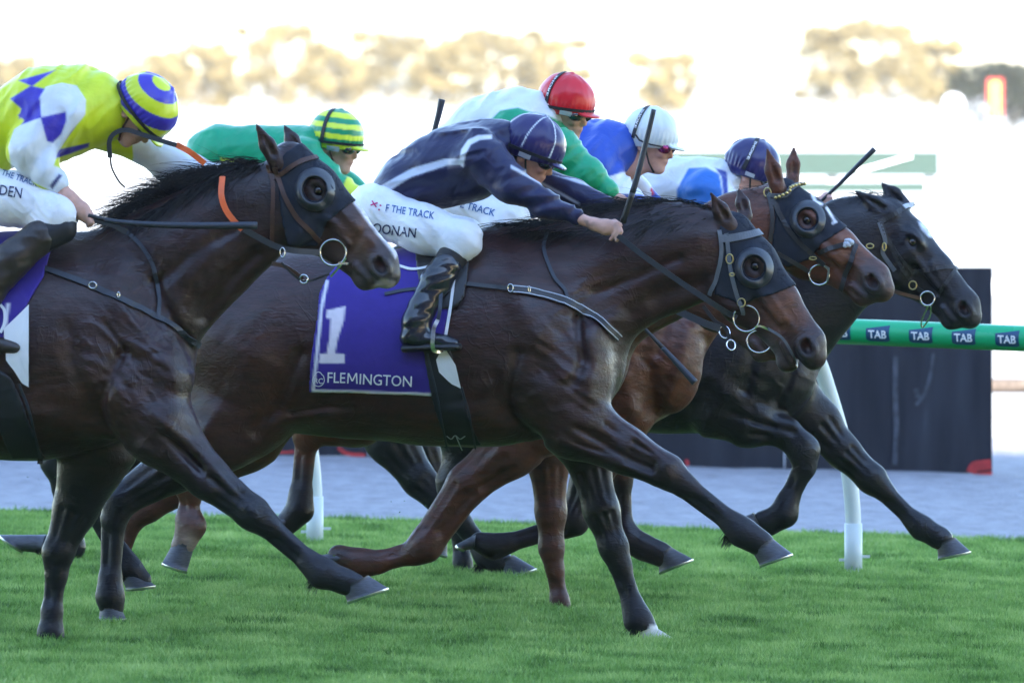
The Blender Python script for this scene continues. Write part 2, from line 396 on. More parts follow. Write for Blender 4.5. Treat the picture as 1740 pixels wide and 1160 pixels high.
# text and flat print -----------------------------------------------------
FONT_CACHE = {}
def text_mesh(s, bold=0.0, shear=0.0):
    key = (s, bold, shear)
    if key in FONT_CACHE: return FONT_CACHE[key]
    cu = bpy.data.curves.new('letters', 'FONT'); cu.body = s; cu.size = 1; cu.offset = bold; cu.shear = shear; cu.resolution_u = 3
    o = bpy.data.objects.new('letters', cu); COL.objects.link(o)
    dg = bpy.context.evaluated_depsgraph_get(); me = o.evaluated_get(dg).to_mesh()
    V = np.array([v.co[:2] for v in me.vertices]); F = [tuple(p.vertices) for p in me.polygons]
    o.evaluated_get(dg).to_mesh_clear(); bpy.data.objects.remove(o); bpy.data.curves.remove(cu)
    FONT_CACHE[key] = (V, F); return V, F
def text_px(s, p0, p1, hgt, bold=0.0, slant=0.):
    """letters as picture points: baseline p0 -> p1, cap height hgt px"""
    V, F = text_mesh(s, bold); w0, w1 = V[:,0].min(), V[:,0].max(); top = V[:,1].max()
    p0 = np.array(p0, float); p1 = np.array(p1, float); e = p1-p0; n = np.array([e[1], -e[0]])/np.linalg.norm(e)
    if n[1] > 0: n = -n
    t = (V[:,0]-w0)/(w1-w0); q = V[:,1]/top
    return p0+t[:,None]*e+q[:,None]*hgt*(n+np.array([slant, 0])), F
def print_on(fd, parent, name, P, F, mat, off=.004, **kw):
    V, _ = fd.on(P, off); me = bpy.data.meshes.new(name); me.from_pydata([tuple(v) for v in V], [], F); me.materials.append(mat)
    return link(name, me, parent, **kw)
def poly_on(fd, parent, name, pl, mat, off=.004, step=6):
    """flat patch laid on a surface from a picture polygon"""
    pl = np.array(pl, float); c = pl.mean(0); ring = []
    for a, b in zip(pl, np.roll(pl, -1, 0)):
        m = max(1, int(np.linalg.norm(b-a)/step))
        for k in range(m): ring.append(a+(b-a)*k/m)
    ring = np.array(ring); K = 3; P = [c]; 
    for k in range(1, K+1): P += list(c+(ring-c)*k/K)
    n = len(ring); F = [(0, 1+i, 1+(i+1) % n) for i in range(n)]
    for k in range(K-1):
        for i in range(n): j = (i+1) % n; F.append((1+k*n+i, 1+(k+1)*n+i, 1+(k+1)*n+j, 1+k*n+j))
    V, _ = fd.on(np.array(P), off); me = bpy.data.meshes.new(name); me.from_pydata([tuple(v) for v in V], [], F); me.materials.append(mat)
    for p in me.polygons: p.use_smooth = True
    return link(name, me, parent)
def strap_on(fd, parent, name, pts, w, mat, off=.006, t=.004, n=6, **kw):
    V, g = fd.on(pts, off, n=n); return MB().ribbon(V, w/fd.fr.ppm, t, g).build(name, mat, parent, **kw)
def rein_free(fr, parent, name, pts, w, mat, t=.004, n=6, **kw):
    P = np.array(spline(pts, n)); V = fr.L(P[:,0], P[:,1], P[:,2])
    return MB().ribbon(V, w/fr.ppm, t).build(name, mat, parent, **kw)
def ring_at(c, r, tr, parent, name, mat, nrm=(0,-1,0), sx=1., n=28):
    q = Vector(nrm).to_track_quat('Z', 'Y').to_matrix()
    return MB().tube([Vector(c)+q@Vector((r*sx*math.cos(2*math.pi*k/n), r*math.sin(2*math.pi*k/n), 0)) for k in range(n)], tr, 8, True).build(name, mat, parent, True)

def strands(fr, parent, name, roots, rng, per, lenr, mat, spread=.02, flow=None, width=.0016, sag=.3, nseg=5, lift=0.):
    """hair: tapering three-sided strands rooted along a line of (px, py, ly, dirx, diry) rows"""
    R = np.array(spline(roots, 8)); V = []; F = []
    for _ in range(per):
        u = rng.uniform(0, len(R)-1.001); i = int(u); r = R[i]+(R[i+1]-R[i])*(u-i)
        p = fr.L(r[0], r[1], r[2])+rng.normal(0, spread, 3)*np.array([1., .7, .6])
        d = np.array([r[3], rng.normal(-.05, .18)+(-.25 if rng.random() < .5 else .1), r[4]])+rng.normal(0, .16, 3); d /= np.linalg.norm(d)
        L = rng.uniform(*lenr); w = width*rng.uniform(.6, 1.5); b = len(V); curl = rng.normal(0, .25, 3)
        for k in range(nseg+1):
            t = k/nseg; q = p+d*L*t+curl*L*t*t*.35; q[2] -= sag*L*t*t; ww = w*(1-t*.85)
            V += [q+np.array([0,-ww*.5,ww]), q+np.array([ww,ww,-ww*.6]), q+np.array([-ww,ww,-ww*.6])]
            if k:
                o = b+3*k
                for a in range(3): c = (a+1) % 3; F.append((o-3+a, o-3+c, o+c, o+a))
    return link(name, mesh_np(name, V, F, mat), parent, kind='stuff')
# ------------------------------------------------------------------ horses
def sm(a, b, x): t = np.clip((x-a)/(b-a), 0, 1); return t*t*(3-2*t)
EYE, NOS = np.array([.144,-.083,-.070]), np.array([.51,-.048,-.076])
def head_frame(fr, eye, nos, psi):
    psi = math.radians(psi); y = np.array([math.sin(psi), math.cos(psi), 0]); dp = np.array(nos, float)-np.array(eye, float); best = None
    for f in np.linspace(.3, 1.5, 241):
        u = np.array([math.cos(f)*math.cos(psi), -math.cos(f)*math.sin(psi), -math.sin(f)]); w = np.cross(u, y); R = np.array([u, y, w])
        q = R.T@(NOS-EYE); X = q[0]*fr.c+q[1]*fr.s; Z = q[2]
        e = abs((math.atan2(-Z, X)-math.atan2(dp[1], dp[0])))
        if best is None or e < best[0]: best = (e, R, np.linalg.norm(dp)/fr.ppm/math.hypot(X, Z))
    _, R, sc = best; E = R.T@(EYE*sc); O = fr.L(eye[0], eye[1], E[1])-E
    return O, R, sc
def sculpt_head(fd, HF, gape=0.):
    O, R, sc = HF; F = (O, R)
    def sg(a, b, ra, rb, sa=1, sb=None, k=.03, op='u'): fd.seg(np.array(a)*sc, np.array(b)*sc, ra*sc, rb*sc, sa, sb, k*sc, op, F)
    def bl(c, r, k=.02, op='u'): fd.blob(np.array(c)*sc, [q*sc for q in r], k*sc, op, F)
    sg((-.02,0,-.10), (.12,0,-.10), .085, .098, .85, .88)
    sg((.12,0,-.093), (.30,0,-.082), .093, .078, .88, .72)
    sg((.30,0,-.080), (.50,0,-.072), .076, .064, .70, .78)
    sg((.50,0,-.074), (.555,0,-.088), .064, .056, .85, .95)
    sg((.11,0,-.205), (.22,0,-.205), .100, .092, .62, .60, .045)
    sg((.22,0,-.200), (.40,0,-.158), .088, .056, .58, .62, .04)
    sg((.40,0,-.155), (.52,0,-.140), .052, .044, .62, .72, .03)
    g = gape
    sg((.40,0,-.175), (.50,0,-.170-g*.6), .032, .030, .9, 1.0, .02)
    sg((.50,0,-.172-g*.6), (.538,0,-.160-g), .030, .024, 1.0, 1.3, .02)
    bl((.520,0,-.184-g), (.028,.030,.022), .02)                                   # chin
    for y in (-1, 1):
        sg((.17,y*.070,-.112), (.37,y*.058,-.112), .016, .010, 1, 1, .03)           # facial crest
        bl((.135,y*.075,-.050), (.050,.020,.022), .03)                             # brow
        bl((.150,y*.079,-.098), (.036,.012,.014), .02)                             # under the eye
        bl((.524,y*.052,-.080), (.050,.022,.042), .014)                             # nostril wing
        bl((.150,y*.062,-.215), (.085,.022,.080), .04)                             # masseter
        bl((.145,y*.092,-.071), (.026,.012,.017), .012, 's')
        bl((.522,y*.066,-.078), (.031,.038,.021), .008, 's')
        bl((.503,y*.066,-.064), (.014,.020,.012), .010, 's')
        sg((.43,y*.058,-.136), (.60,y*.046,-.126-g*.5), .007+g*.1, .009+g*.2, 1, 1, .008, 's'); sg((.455,y*.044,-.152), (.53,y*.036,-.150-g*.6), .014, .012, 1, 1, .010)
    if g > .02: sg((.52,0,-.135-g*.5), (.64,0,-.135-g*.55), .012, .02, 2.5, 2.5, .01, 's')
def hp(fr, HF, u, w, y=-.08):
    O, R, sc = HF; V = O+R.T@(np.array([u, y, w])*sc); p = fr.P(V[None]); return float(p[0][0]), float(p[1][0])
def sculpt_ear(fd, base, tip, lyb, lyt, rb=13, face=1):
    fr = fd.fr; a = fr.L(base[0], base[1], lyb); b = fr.L(tip[0], tip[1], lyt); r = rb/fr.ppm; m = a+(b-a)*.42
    fd.seg(a-(b-a)*.12, m, r*1.05, r*1.12, .8, .62, .02); fd.seg(m, b, r*1.12, r*.18, .62, .6, .008)
    off = np.array([r*.25, -r*.62, 0])*face
    fd.seg(a+(b-a)*.15+off, a+(b-a)*.86+off*.5, r*.42, r*.12, .9, .9, .008, 's')
def limb(fd, rows, ly, sy=.82, k=.03):
    """rows (px, py, r_px[, ly[, flag]]): flag 't' up to the next row splits the shank into bone and tendon"""
    fr = fd.fr; R = []
    for r in rows:
        y = r[3] if len(r) > 3 and r[3] is not None else ly; p = fr.L(r[0], r[1], y); R.append((p, r[2]/fr.ppm, len(r) > 4))
    for (p, a, t), (q, b, _) in zip(R[:-1], R[1:]):
        kk = min(k, a*.8)
        if t:
            e = (q-p)/np.linalg.norm(q-p); n = np.array([-e[2], 0, e[0]])*1.0
            if n[0] < 0: n = -n
            fd.seg(p+n*a*.32, q+n*b*.32, a*.66, b*.66, .95, .95, kk); fd.seg(p-n*a*.42, q-n*b*.42, a*.50, b*.54, .8, .8, .006)
        else:
            fd.seg(p, q, a, b, sy, sy, kk)
            if 25 < a*fr.ppm < 64 and np.linalg.norm(q-p) > 1.5*a:
                e = (q-p)/np.linalg.norm(q-p); n = np.array([-e[2], 0, e[0]]); n = n if n[0] > 0 else -n
                for o, ra_, sg_ in ((.18,.13,'s'), (-.42,.10,'s'), (.62,.12,'s')):
                    A = p+n*a*o+np.array([0,-a*sy*math.sqrt(1-o*o)*1.03,0])+e*a*.3; B = q+n*b*o+np.array([0,-b*sy*math.sqrt(1-o*o)*1.03,0])-e*b*.5
                    fd.seg(A, B, a*ra_*.6, min(a,b)*ra_*.35, 1, 1, .022, sg_)
def hoof(fr, parent, cf, cb, heel, toe, ly, mat=None, lat=.052, name='hoof'):
    V = []; F = []; n = 16; L = 5
    P = [fr.L(p[0], p[1], ly) for p in (cf, cb, heel, toe)]
    def ringp(t, gr=1.0, dz=0.):
        a = P[0]+(P[3]-P[0])*t; b = P[1]+(P[2]-P[1])*t; c = (a+b)/2; d = (a-b)/2; R = []
        for k in range(n):
            q = 2*math.pi*k/n; cx = math.cos(q); R.append(c+d*cx*gr+np.array([0,1,0])*math.sin(q)*lat*(.80+.2*t)*gr*(1 if cx > -.5 else .85))
        return R
    for i in range(L+1): V += ringp(i/L, 1.0+(.03 if i == 0 else 0))
    for i in range(L):
        for k in range(n): l = (k+1) % n; F.append((i*n+k, (i+1)*n+k, (i+1)*n+l, i*n+l))
    F.append(tuple(L*n+k for k in range(n))); F.append(tuple(range(n-1,-1,-1)))
    h = MB().add(V, F).build(name, mat or M_HOOF, parent, True)
    dn = (P[2]+P[3])/2-(P[0]+P[1])/2; dn = dn-(P[3]-P[2])*(dn@(P[3]-P[2]))/((P[3]-P[2])@(P[3]-P[2])); dn /= np.linalg.norm(dn)
    S = MB(); A = ringp(1, 1.03); B = [p+dn*.010 for p in ringp(1, 1.03)]; C = [p+dn*.010 for p in ringp(1, .72)]; D = ringp(1, .72)
    V = A+B+C+D; F = []
    for r in range(3):
        for k in range(n): l = (k+1) % n; F.append((r*n+k, (r+1)*n+k, (r+1)*n+l, r*n+l))
    S.add(V, F).build('horseshoe', M_SHOE, h, True)
    return h
def eyeball(fd, HF, parent, r=.021):
    O, R, sc = HF
    for y in (-1, 1):
        c = O+R.T@(np.array([.144, y*.0745, -.071])*sc)
        me = uvsphere(r*sc, 20, 12); o = link('eye', me, parent); o.location = c
def uvsphere(r, nu=20, nv=12, mat=None, sc=(1,1,1)):
    V = [(0,0,r*sc[2])]; F = []
    for i in range(1, nv):
        a = math.pi*i/nv
        for k in range(nu): b = 2*math.pi*k/nu; V.append((r*sc[0]*math.sin(a)*math.cos(b), r*sc[1]*math.sin(a)*math.sin(b), r*sc[2]*math.cos(a)))
    V.append((0,0,-r*sc[2])); E = len(V)-1
    F += [(0, 1+k, 1+(k+1) % nu) for k in range(nu)]
    for i in range(nv-2):
        for k in range(nu): l = (k+1) % nu; F.append((1+i*nu+k, 1+(i+1)*nu+k, 1+(i+1)*nu+l, 1+i*nu+l))
    F += [(E, 1+(nv-2)*nu+(k+1) % nu, 1+(nv-2)*nu+k) for k in range(nu)]
    me = bpy.data.meshes.new('ball'); me.from_pydata(V, [], F); me.materials.append(mat or M_EYE)
    for p in me.polygons: p.use_smooth = True
    return me
DK = (.0055,.005,.0095)
def make_horse(S):
    fr = S['fr']; h = S.get('h', .008)
    rows = S['torso']+S['neck']; allr = [(r[0], r[1], r[2]) for r in rows]+[(q[0], q[1], q[2]) for l in S['legs'] for q in l['rows']]
    allr += [(S['nos'][0], S['nos'][1], 60), (S['eye'][0], S['eye'][1], 60)]+[(e[1][0], e[1][1], 8) for e in S.get('ears', [])]
    A = np.array(allr, float); lo = fr.L((A[:,0]-A[:,2]).min()-14, (A[:,1]+A[:,2]).max()+14, 0); hi = fr.L((A[:,0]+A[:,2]).max()+14, (A[:,1]-A[:,2]).min()-14, 0)
    fd = Field(fr, (lo[0], -.40, max(lo[2], -.03)), (hi[0], .40, hi[2]), h)
    def row(r): p = fr.L(r[0], r[1], 0); return (p[0], 0., p[2], r[2]/fr.ppm, r[3])
    fd.chain([row(r) for r in S['torso']], .09); fd.chain([row(r) for r in S['neck']], .11)
    HF = head_frame(fr, S['eye'], S['nos'], S.get('psi', 4)); sculpt_head(fd, HF, S.get('gape', 0.))
    for b in S.get('blobs', []): c = fr.L(b[0], b[1], b[2]); fd.blob(c, (b[3]/fr.ppm, b[4], b[5]/fr.ppm), b[6] if len(b) > 6 else .06)
    for l in S['legs']: limb(fd, l['rows'], l['ly'], l.get('sy', .82), .035)
    for s_ in S.get('strokes', []): fd.stroke(s_[0], s_[1], s_[2]*1.5)
    for w in S.get('wrinkles', []): fd.wrinkle(w[0]*.9, *w[1:])
    fd.apply_strokes(); fd.bare = fd.D.copy()
    for e in S.get('ears', []): sculpt_ear(fd, *e)
    V, F = fd.net()
    base = np.array(S['coat']); px, py = fr.P(V); C = np.tile(base, (len(V), 1)).astype(float)
    n = vnoise(V[:,0]*5, V[:,2]*5+V[:,1]*7, 3)*.5+vnoise(V[:,0]*14, V[:,2]*14, 4)*.25
    C *= (1+.22*n)[:,None]
    belly = sm(.2, -.8, (V[:,2]-.75)/.35)[:,None]*.25
    C = C*(1-belly)+base*np.array([1.5,1.25,1.1])*belly
    if S.get('points', True):
        z0, z1 = S.get('pz', (.82,.55)); a = sm(z0, z1, V[:,2]+.06*n)[:,None]*.93; C = C*(1-a)+np.array(DK)*a
    for (cx, cy, rx, ry, col, amt) in S.get('tints', []):
        a = (amt*np.exp(-(((px-cx)/rx)**2+((py-cy)/ry)**2)))[:,None]*np.clip(1+.5*n, 0, 1.4)[:,None]; a = np.clip(a, 0, 1); C = C*(1-a)+np.array(col)*a
    q = (V-HF[0])@HF[1].T/HF[2]; q[:,1] = np.abs(q[:,1])
    a = (.85*np.exp(-(((q[:,0]-.144)/.040)**2+((q[:,2]+.070)/.028)**2+((q[:,1]-.08)/.05)**2)))[:,None]; C = C*(1-a)+np.array(DK)*.8*a
    a = (.6*np.exp(-(((q[:,0]-.51)/.055)**2+((q[:,2]+.085)/.05)**2)))[:,None]; C = C*(1-a)+np.array((.020,.017,.020))*a
    C = paint(fr, V, C, S.get('paint', []), soft=2.2)
    a = (.9*np.exp(-(((q[:,0]-.516)/.018)**2+((q[:,2]+.075)/.012)**2+((q[:,1]-.045)/.03)**2)))[:,None]; C = C*(1-a)+np.array((.11,.028,.03))*a
    root = empty('racehorse', fr.loc(), -fr.th, label=S['label'], cat='horse', group='racehorses galloping down the straight')
    link('horse_body', mesh_np('horse_body', V, F, M_COAT, True, C), root)
    eyeball(fd, HF, root)
    for hh in S.get('hooves', []): hoof(fr, root, *hh[:5], mat=hh[5] if len(hh) > 5 else None)
    return root, fd, HF

F1 = Frame(38.6, 200, 8); FM = Frame(40.0, 750, 8); F4 = Frame(42.0, 900, 8); F5 = Frame(43.0, 1000, 8); F6 = Frame(44.0, 1150, 8); F2 = Frame(45.0, 600, 8)

BAY = (.026,.0090,.0095); RED = (.085,.024,.011); CHE = (.058,.018,.010); BLK = (.007,.005,.009)
# --- the dark bay on the left, in front
H1, fd1, hf1 = make_horse(dict(fr=F1, h=.0075, coat=BAY, eye=(541,324), nos=(644,447), psi=2,
    label='leftmost dark bay racehorse with white blaze and black hood, ridden by the yellow-backed jockey',
    torso=[(225,612,100,.85),(180,600,142,.80),(90,590,182,.78),(0,590,180,.80),(-120,585,168,.82),(-250,580,150,.85),(-370,590,148,.90)],
    neck=[(190,520,130,.62),(290,458,105,.48),(370,402,86,.42),(430,362,70,.42),(474,336,56,.5)],
    ears=[((468,272),(435,210),-.06,-.09,13),((505,256),(483,212),.05,.07,12)],
    legs=[dict(ly=-.16, rows=[(225,672,86,-.13),(272,730,60),(352,810,35),(430,872,27),(452,892,21,-.16,'t'),(528,957,18),(548,973,24),(585,987,19),(603,994,20)]),
          dict(ly=.13, rows=[(165,760,70,.10),(130,860,38),(99,938,25),(94,975,19,.13,'t'),(88,1040,17),(86,1075,20),(88,1096,20)]),
          dict(ly=-.14, rows=[(-370,650,120,-.1),(-400,740,85),(-480,820,50),(-580,880,30),(-600,900,24,-.14,'t'),(-590,1010,20),(-585,1050,24),(-570,1085,20)]),
          dict(ly=.14, rows=[(-370,650,120,.1),(-420,740,80),(-520,820,48),(-640,860,28),(-660,870,22,.14,'t'),(-700,960,20),(-715,985,22),(-735,1010,20)])],
    blobs=[(250,640,-.15,70,.10,80)],
    strokes=[([(200,470),(240,560),(300,640)],24,.014),([(262,480),(300,560),(325,620)],9,-.012),([(180,640),(230,690),(290,720)],34,.014),
             ([(215,600),(180,690),(205,750)],10,-.014),([(250,760),(310,790),(360,835)],12,.008),([(270,700),(340,760),(400,830)],9,.007),([(285,735),(350,800)],6,-.008),
             ([(300,610),(310,650),(300,690)],22,.014),([(130,560),(150,650),(190,740)],16,-.010),([(60,700),(120,720),(190,745)],22,.010),
             ([(350,430),(310,490),(300,540)],30,.012),([(430,430),(380,480),(340,540)],10,-.012),([(400,330),(340,370),(270,420)],30,.006),([(395,390),(330,430),(270,480)],10,-.008),
             ([(505,395),(490,430),(520,445)],12,.006),([(575,360),(600,385),(625,410)],7,.005),([(560,385),(590,410)],5,-.004),([(548,345),(528,360),(560,365)],4,-.003),
             ([(438,878),(426,862)],10,.006),([(610,395),(590,430)],7,-.005)],
    wrinkles=[(.012,9,26,3,-.9,(215,600,75,110)),(.008,16,40,8,-.7,(250,620,80,120)),(.006,9,30,6,1.2,(330,470,110,90)),(.004,5,18,9,.1,(80,650,120,90))],
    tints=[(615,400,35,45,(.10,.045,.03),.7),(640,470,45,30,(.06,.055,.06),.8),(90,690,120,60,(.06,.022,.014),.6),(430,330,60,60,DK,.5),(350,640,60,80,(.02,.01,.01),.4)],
    paint=[((.55,.52,.55),[(594,320),(603,330),(640,374),(668,404),(678,424),(672,440),(662,424),(640,398),(610,358),(590,330)]),
           ((.34,.30,.32),[(648,472),(672,478),(668,492),(640,504),(622,498)])],
    hooves=[((625,977),(583,999),(590,1022),(659,998),-.16),((106,1088),(68,1088),(66,1105),(118,1105),.13)]))
# --- the dark bay with number one
HM, fdM, hfM = make_horse(dict(fr=FM, h=.0075, coat=(.031,.0102,.0102), eye=(1283,452), nos=(1369,585), psi=7, gape=.022,
    label='dark bay racehorse wearing the purple number 1 saddlecloth, ridden by the jockey in navy',
    torso=[(940,610,102,.85),(915,590,150,.78),(830,577,176,.76),(720,590,157,.80),(600,590,146,.84),(510,580,145,.88),(430,580,146,.92)],
    neck=[(905,520,135,.62),(1000,478,104,.48),(1090,446,88,.42),(1160,432,76,.42),(1215,430,62,.5)],
    ears=[((1236,378),(1208,328),-.055,-.085,13),((1266,362),(1255,320),.05,.06,11)],
    legs=[dict(ly=-.15, rows=[(945,665,84,-.13),(975,722,56),(1062,766,36),(1135,802,27),(1160,824,21,-.15,'t'),(1246,890,18),(1262,904,23),(1285,918,19),(1296,925,20)]),
          dict(ly=.12, rows=[(985,740,60,.09),(1002,790,34),(1022,868,29),(1043,930,23),(1052,960,19,.12,'t'),(1076,1030,17),(1084,1052,22),(1100,1072,19)]),
          dict(ly=-.14, rows=[(440,610,135,-.08),(405,690,95,-.10),(370,735,68),(300,790,44),(205,850,27),(192,880,22,-.14,'t'),(187,985,18),(187,1012,22),(190,1034,20)]),
          dict(ly=.13, rows=[(430,620,125,.08),(385,700,90,.1),(330,745,64),(250,780,42),(148,820,25),(152,850,20,.13,'t'),(205,945,18),(218,965,21),(240,985,18)])],
    blobs=[(985,640,-.15,52,.09,80)],
    strokes=[([(880,480),(920,560),(985,640)],26,.014),([(905,640),(960,690),(1000,700)],34,.014),([(890,600),(870,690),(915,745)],10,-.014),([(1010,560),(1015,620),(1010,670)],16,.014),
             ([(985,540),(995,610),(980,650)],8,-.012),([(1030,690),(1090,740),(1140,785)],11,.008),([(960,750),(1040,785),(1110,812)],11,.008),([(985,725),(1050,765),(1110,795)],6,-.009),
             ([(850,640),(860,690),(880,735)],14,-.008),([(790,700),(840,715),(900,740)],22,.008),([(1090,520),(1040,545),(1000,580)],20,.010),([(1190,480),(1120,500),(1070,530)],16,-.012),
             ([(1180,400),(1100,420),(1000,450)],26,.006),([(1150,440),(1080,470),(1010,500)],9,-.008),([(470,500),(440,580),(430,660)],34,.012),([(520,600),(480,680),(440,730)],12,-.014),
             ([(560,700),(520,705),(480,715)],18,.012),([(600,690),(560,690),(500,700)],7,-.008),([(1205,480),(1225,515),(1250,525)],10,.006),([(1305,500),(1325,530),(1345,560)],7,.005),([(1290,525),(1320,560)],5,-.004),
             ([(1255,575),(1280,592),(1300,598)],8,.004),([(1140,808),(1128,794)],10,.006),([(380,700),(340,760)],16,.01)],
    wrinkles=[(.009,8,24,3,-.6,(960,620,70,110)),(.006,10,34,6,.5,(1010,520,90,60)),(.0045,5,16,9,.1,(800,690,220,60)),(.004,6,18,4,.9,(450,600,90,120))],
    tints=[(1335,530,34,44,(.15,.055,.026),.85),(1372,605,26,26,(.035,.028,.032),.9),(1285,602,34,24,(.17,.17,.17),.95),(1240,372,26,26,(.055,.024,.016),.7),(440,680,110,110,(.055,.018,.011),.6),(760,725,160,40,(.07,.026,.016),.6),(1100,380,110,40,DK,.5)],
    paint=[((.62,.58,.56),[(1104,1062),(1090,1092),(1160,1100),(1150,1078),(1122,1062)])],
    hooves=[((1312,914),(1278,936),(1291,960),(1346,940),-.15),((1112,1064),(1080,1076),(1086,1094),(1152,1088),.12,M_HOOFP),((205,1030),(170,1032),(168,1050),(214,1050),-.14),((232,968),(208,984),(214,1000),(264,994),.13)]))
# --- chestnut between the number one and the hooded bay; its head is behind the number one's
H4, fd4, hf4 = make_horse(dict(fr=F4, h=.011, coat=CHE, points=False, eye=(1228,476), nos=(1312,578), psi=2,
    label='chestnut racehorse half hidden behind the number 1 horse, carrying the red-capped jockey',
    torso=[(965,600,95,.85),(930,590,135,.80),(840,580,150,.78),(720,585,140,.80),(600,585,132,.84),(520,585,128,.88),(450,590,125,.9)],
    neck=[(930,530,118,.6),(1020,490,95,.48),(1100,468,80,.42),(1170,460,64,.45)],
    ears=[],
    legs=[dict(ly=-.12, rows=[(925,700,74,-.1),(868,762,48),(795,822,34),(722,926,28),(705,936,21,-.12,'t'),(640,955,18),(614,956,23),(590,950,18),(575,944,19)]),
          dict(ly=.10, rows=[(935,720,60,.1),(932,785,34),(936,870,25),(937,930,20),(941,965,16,.1,'t'),(951,1020,15),(955,1040,18)]),
          dict(ly=-.12, rows=[(440,640,100,-.08),(400,720,70),(345,780,40),(320,820,26),(322,835,20,-.12,'t'),(320,880,18),(324,893,24),(314,920,17),(308,930,18)]),
          dict(ly=.12, rows=[(450,640,110,.08),(410,730,74),(345,800,40),(250,862,24),(222,882,20,.12,'t'),(190,985,15),(188,1010,17)])],
    strokes=[([(860,800),(800,840),(750,900)],9,-.008),([(925,780),(930,850)],5,-.008),([(945,790),(942,860),(938,900)],5,.006),([(1000,520),(985,580)],20,.01),([(312,830),(316,870)],4,-.005)],
    wrinkles=[(.006,8,24,3,-.6,(900,700,80,90))],
    tints=[(1260,600,50,30,(.05,.04,.04),.7),(320,925,18,24,(.35,.25,.2),.8),(560,945,40,30,(.03,.015,.012),.8)],
    hooves=[((588,935),(582,958),(560,954),(536,944),-.12),((298,915),(330,928),(318,970),(276,955),-.12),((968,1032),(940,1034),(936,1052),(976,1052),.1)]))
# --- hooded bay
H5, fd5, hf5 = make_horse(dict(fr=F5, h=.0075, coat=RED, eye=(1371,374), nos=(1480,474), psi=12, pz=(.62,.50),
    label='bright bay racehorse with pricked ears, crossed noseband and lettered black hood',
    torso=[(1095,615,86,.85),(1050,600,130,.80),(940,585,142,.78),(820,585,135,.80),(700,585,128,.84),(630,585,125,.88)],
    neck=[(1075,560,112,.62),(1150,490,92,.48),(1215,440,80,.42),(1270,400,68,.42),(1308,380,58,.5)],
    ears=[((1320,314),(1304,254),-.055,-.07,13),((1347,300),(1349,249),.05,.06,11)],
    legs=[dict(ly=.10, rows=[(1060,690,70,.08),(1055,740,36),(1056,790,21),(1055,815,18,.1,'t'),(1058,895,17),(1066,914,22),(1095,930,20),(1120,940,18),(1130,945,18)]),
          dict(ly=-.12, rows=[(1055,690,66,-.1),(1030,760,44),(1000,820,30),(974,884,25),(958,893,18,-.12,'t'),(860,923,16),(838,928,20),(815,920,17)]),
          dict(ly=-.12, rows=[(640,640,110,-.08),(600,700,60),(560,720,34),(522,735,24),(520,745,20,-.12,'t'),(511,840,18),(509,866,22),(492,885,17),(486,890,18)])],
    blobs=[(1140,620,-.10,52,.09,80,.06),(1120,560,-.1,40,.06,60,.05)],
    strokes=[([(1170,560),(1160,620),(1140,680)],14,.012),([(1100,600),(1110,660),(1105,700)],14,-.012),([(1065,640),(1080,700)],16,.012),([(1140,540),(1120,600)],8,-.008),([(1046,800),(1048,870)],4,-.004),
             ([(1425,430),(1450,450),(1470,465)],6,.004),([(1412,445),(1440,478)],6,-.004),([(1330,330),(1335,370)],10,-.004)],
    wrinkles=[(.006,8,24,3,-.6,(1120,620,70,110)),(.005,12,34,7,-.8,(1120,560,80,60))],
    tints=[(1440,425,30,30,(.19,.07,.028),.7),(1482,495,38,30,(.035,.03,.035),.92),(1480,460,24,16,(.06,.045,.045),.6)],
    hooves=[((1140,929),(1117,944),(1120,972),(1177,949),.1),((485,872),(498,890),(488,900),(468,884),-.12),((810,906),(808,932),(790,934),(776,924),-.12)]))
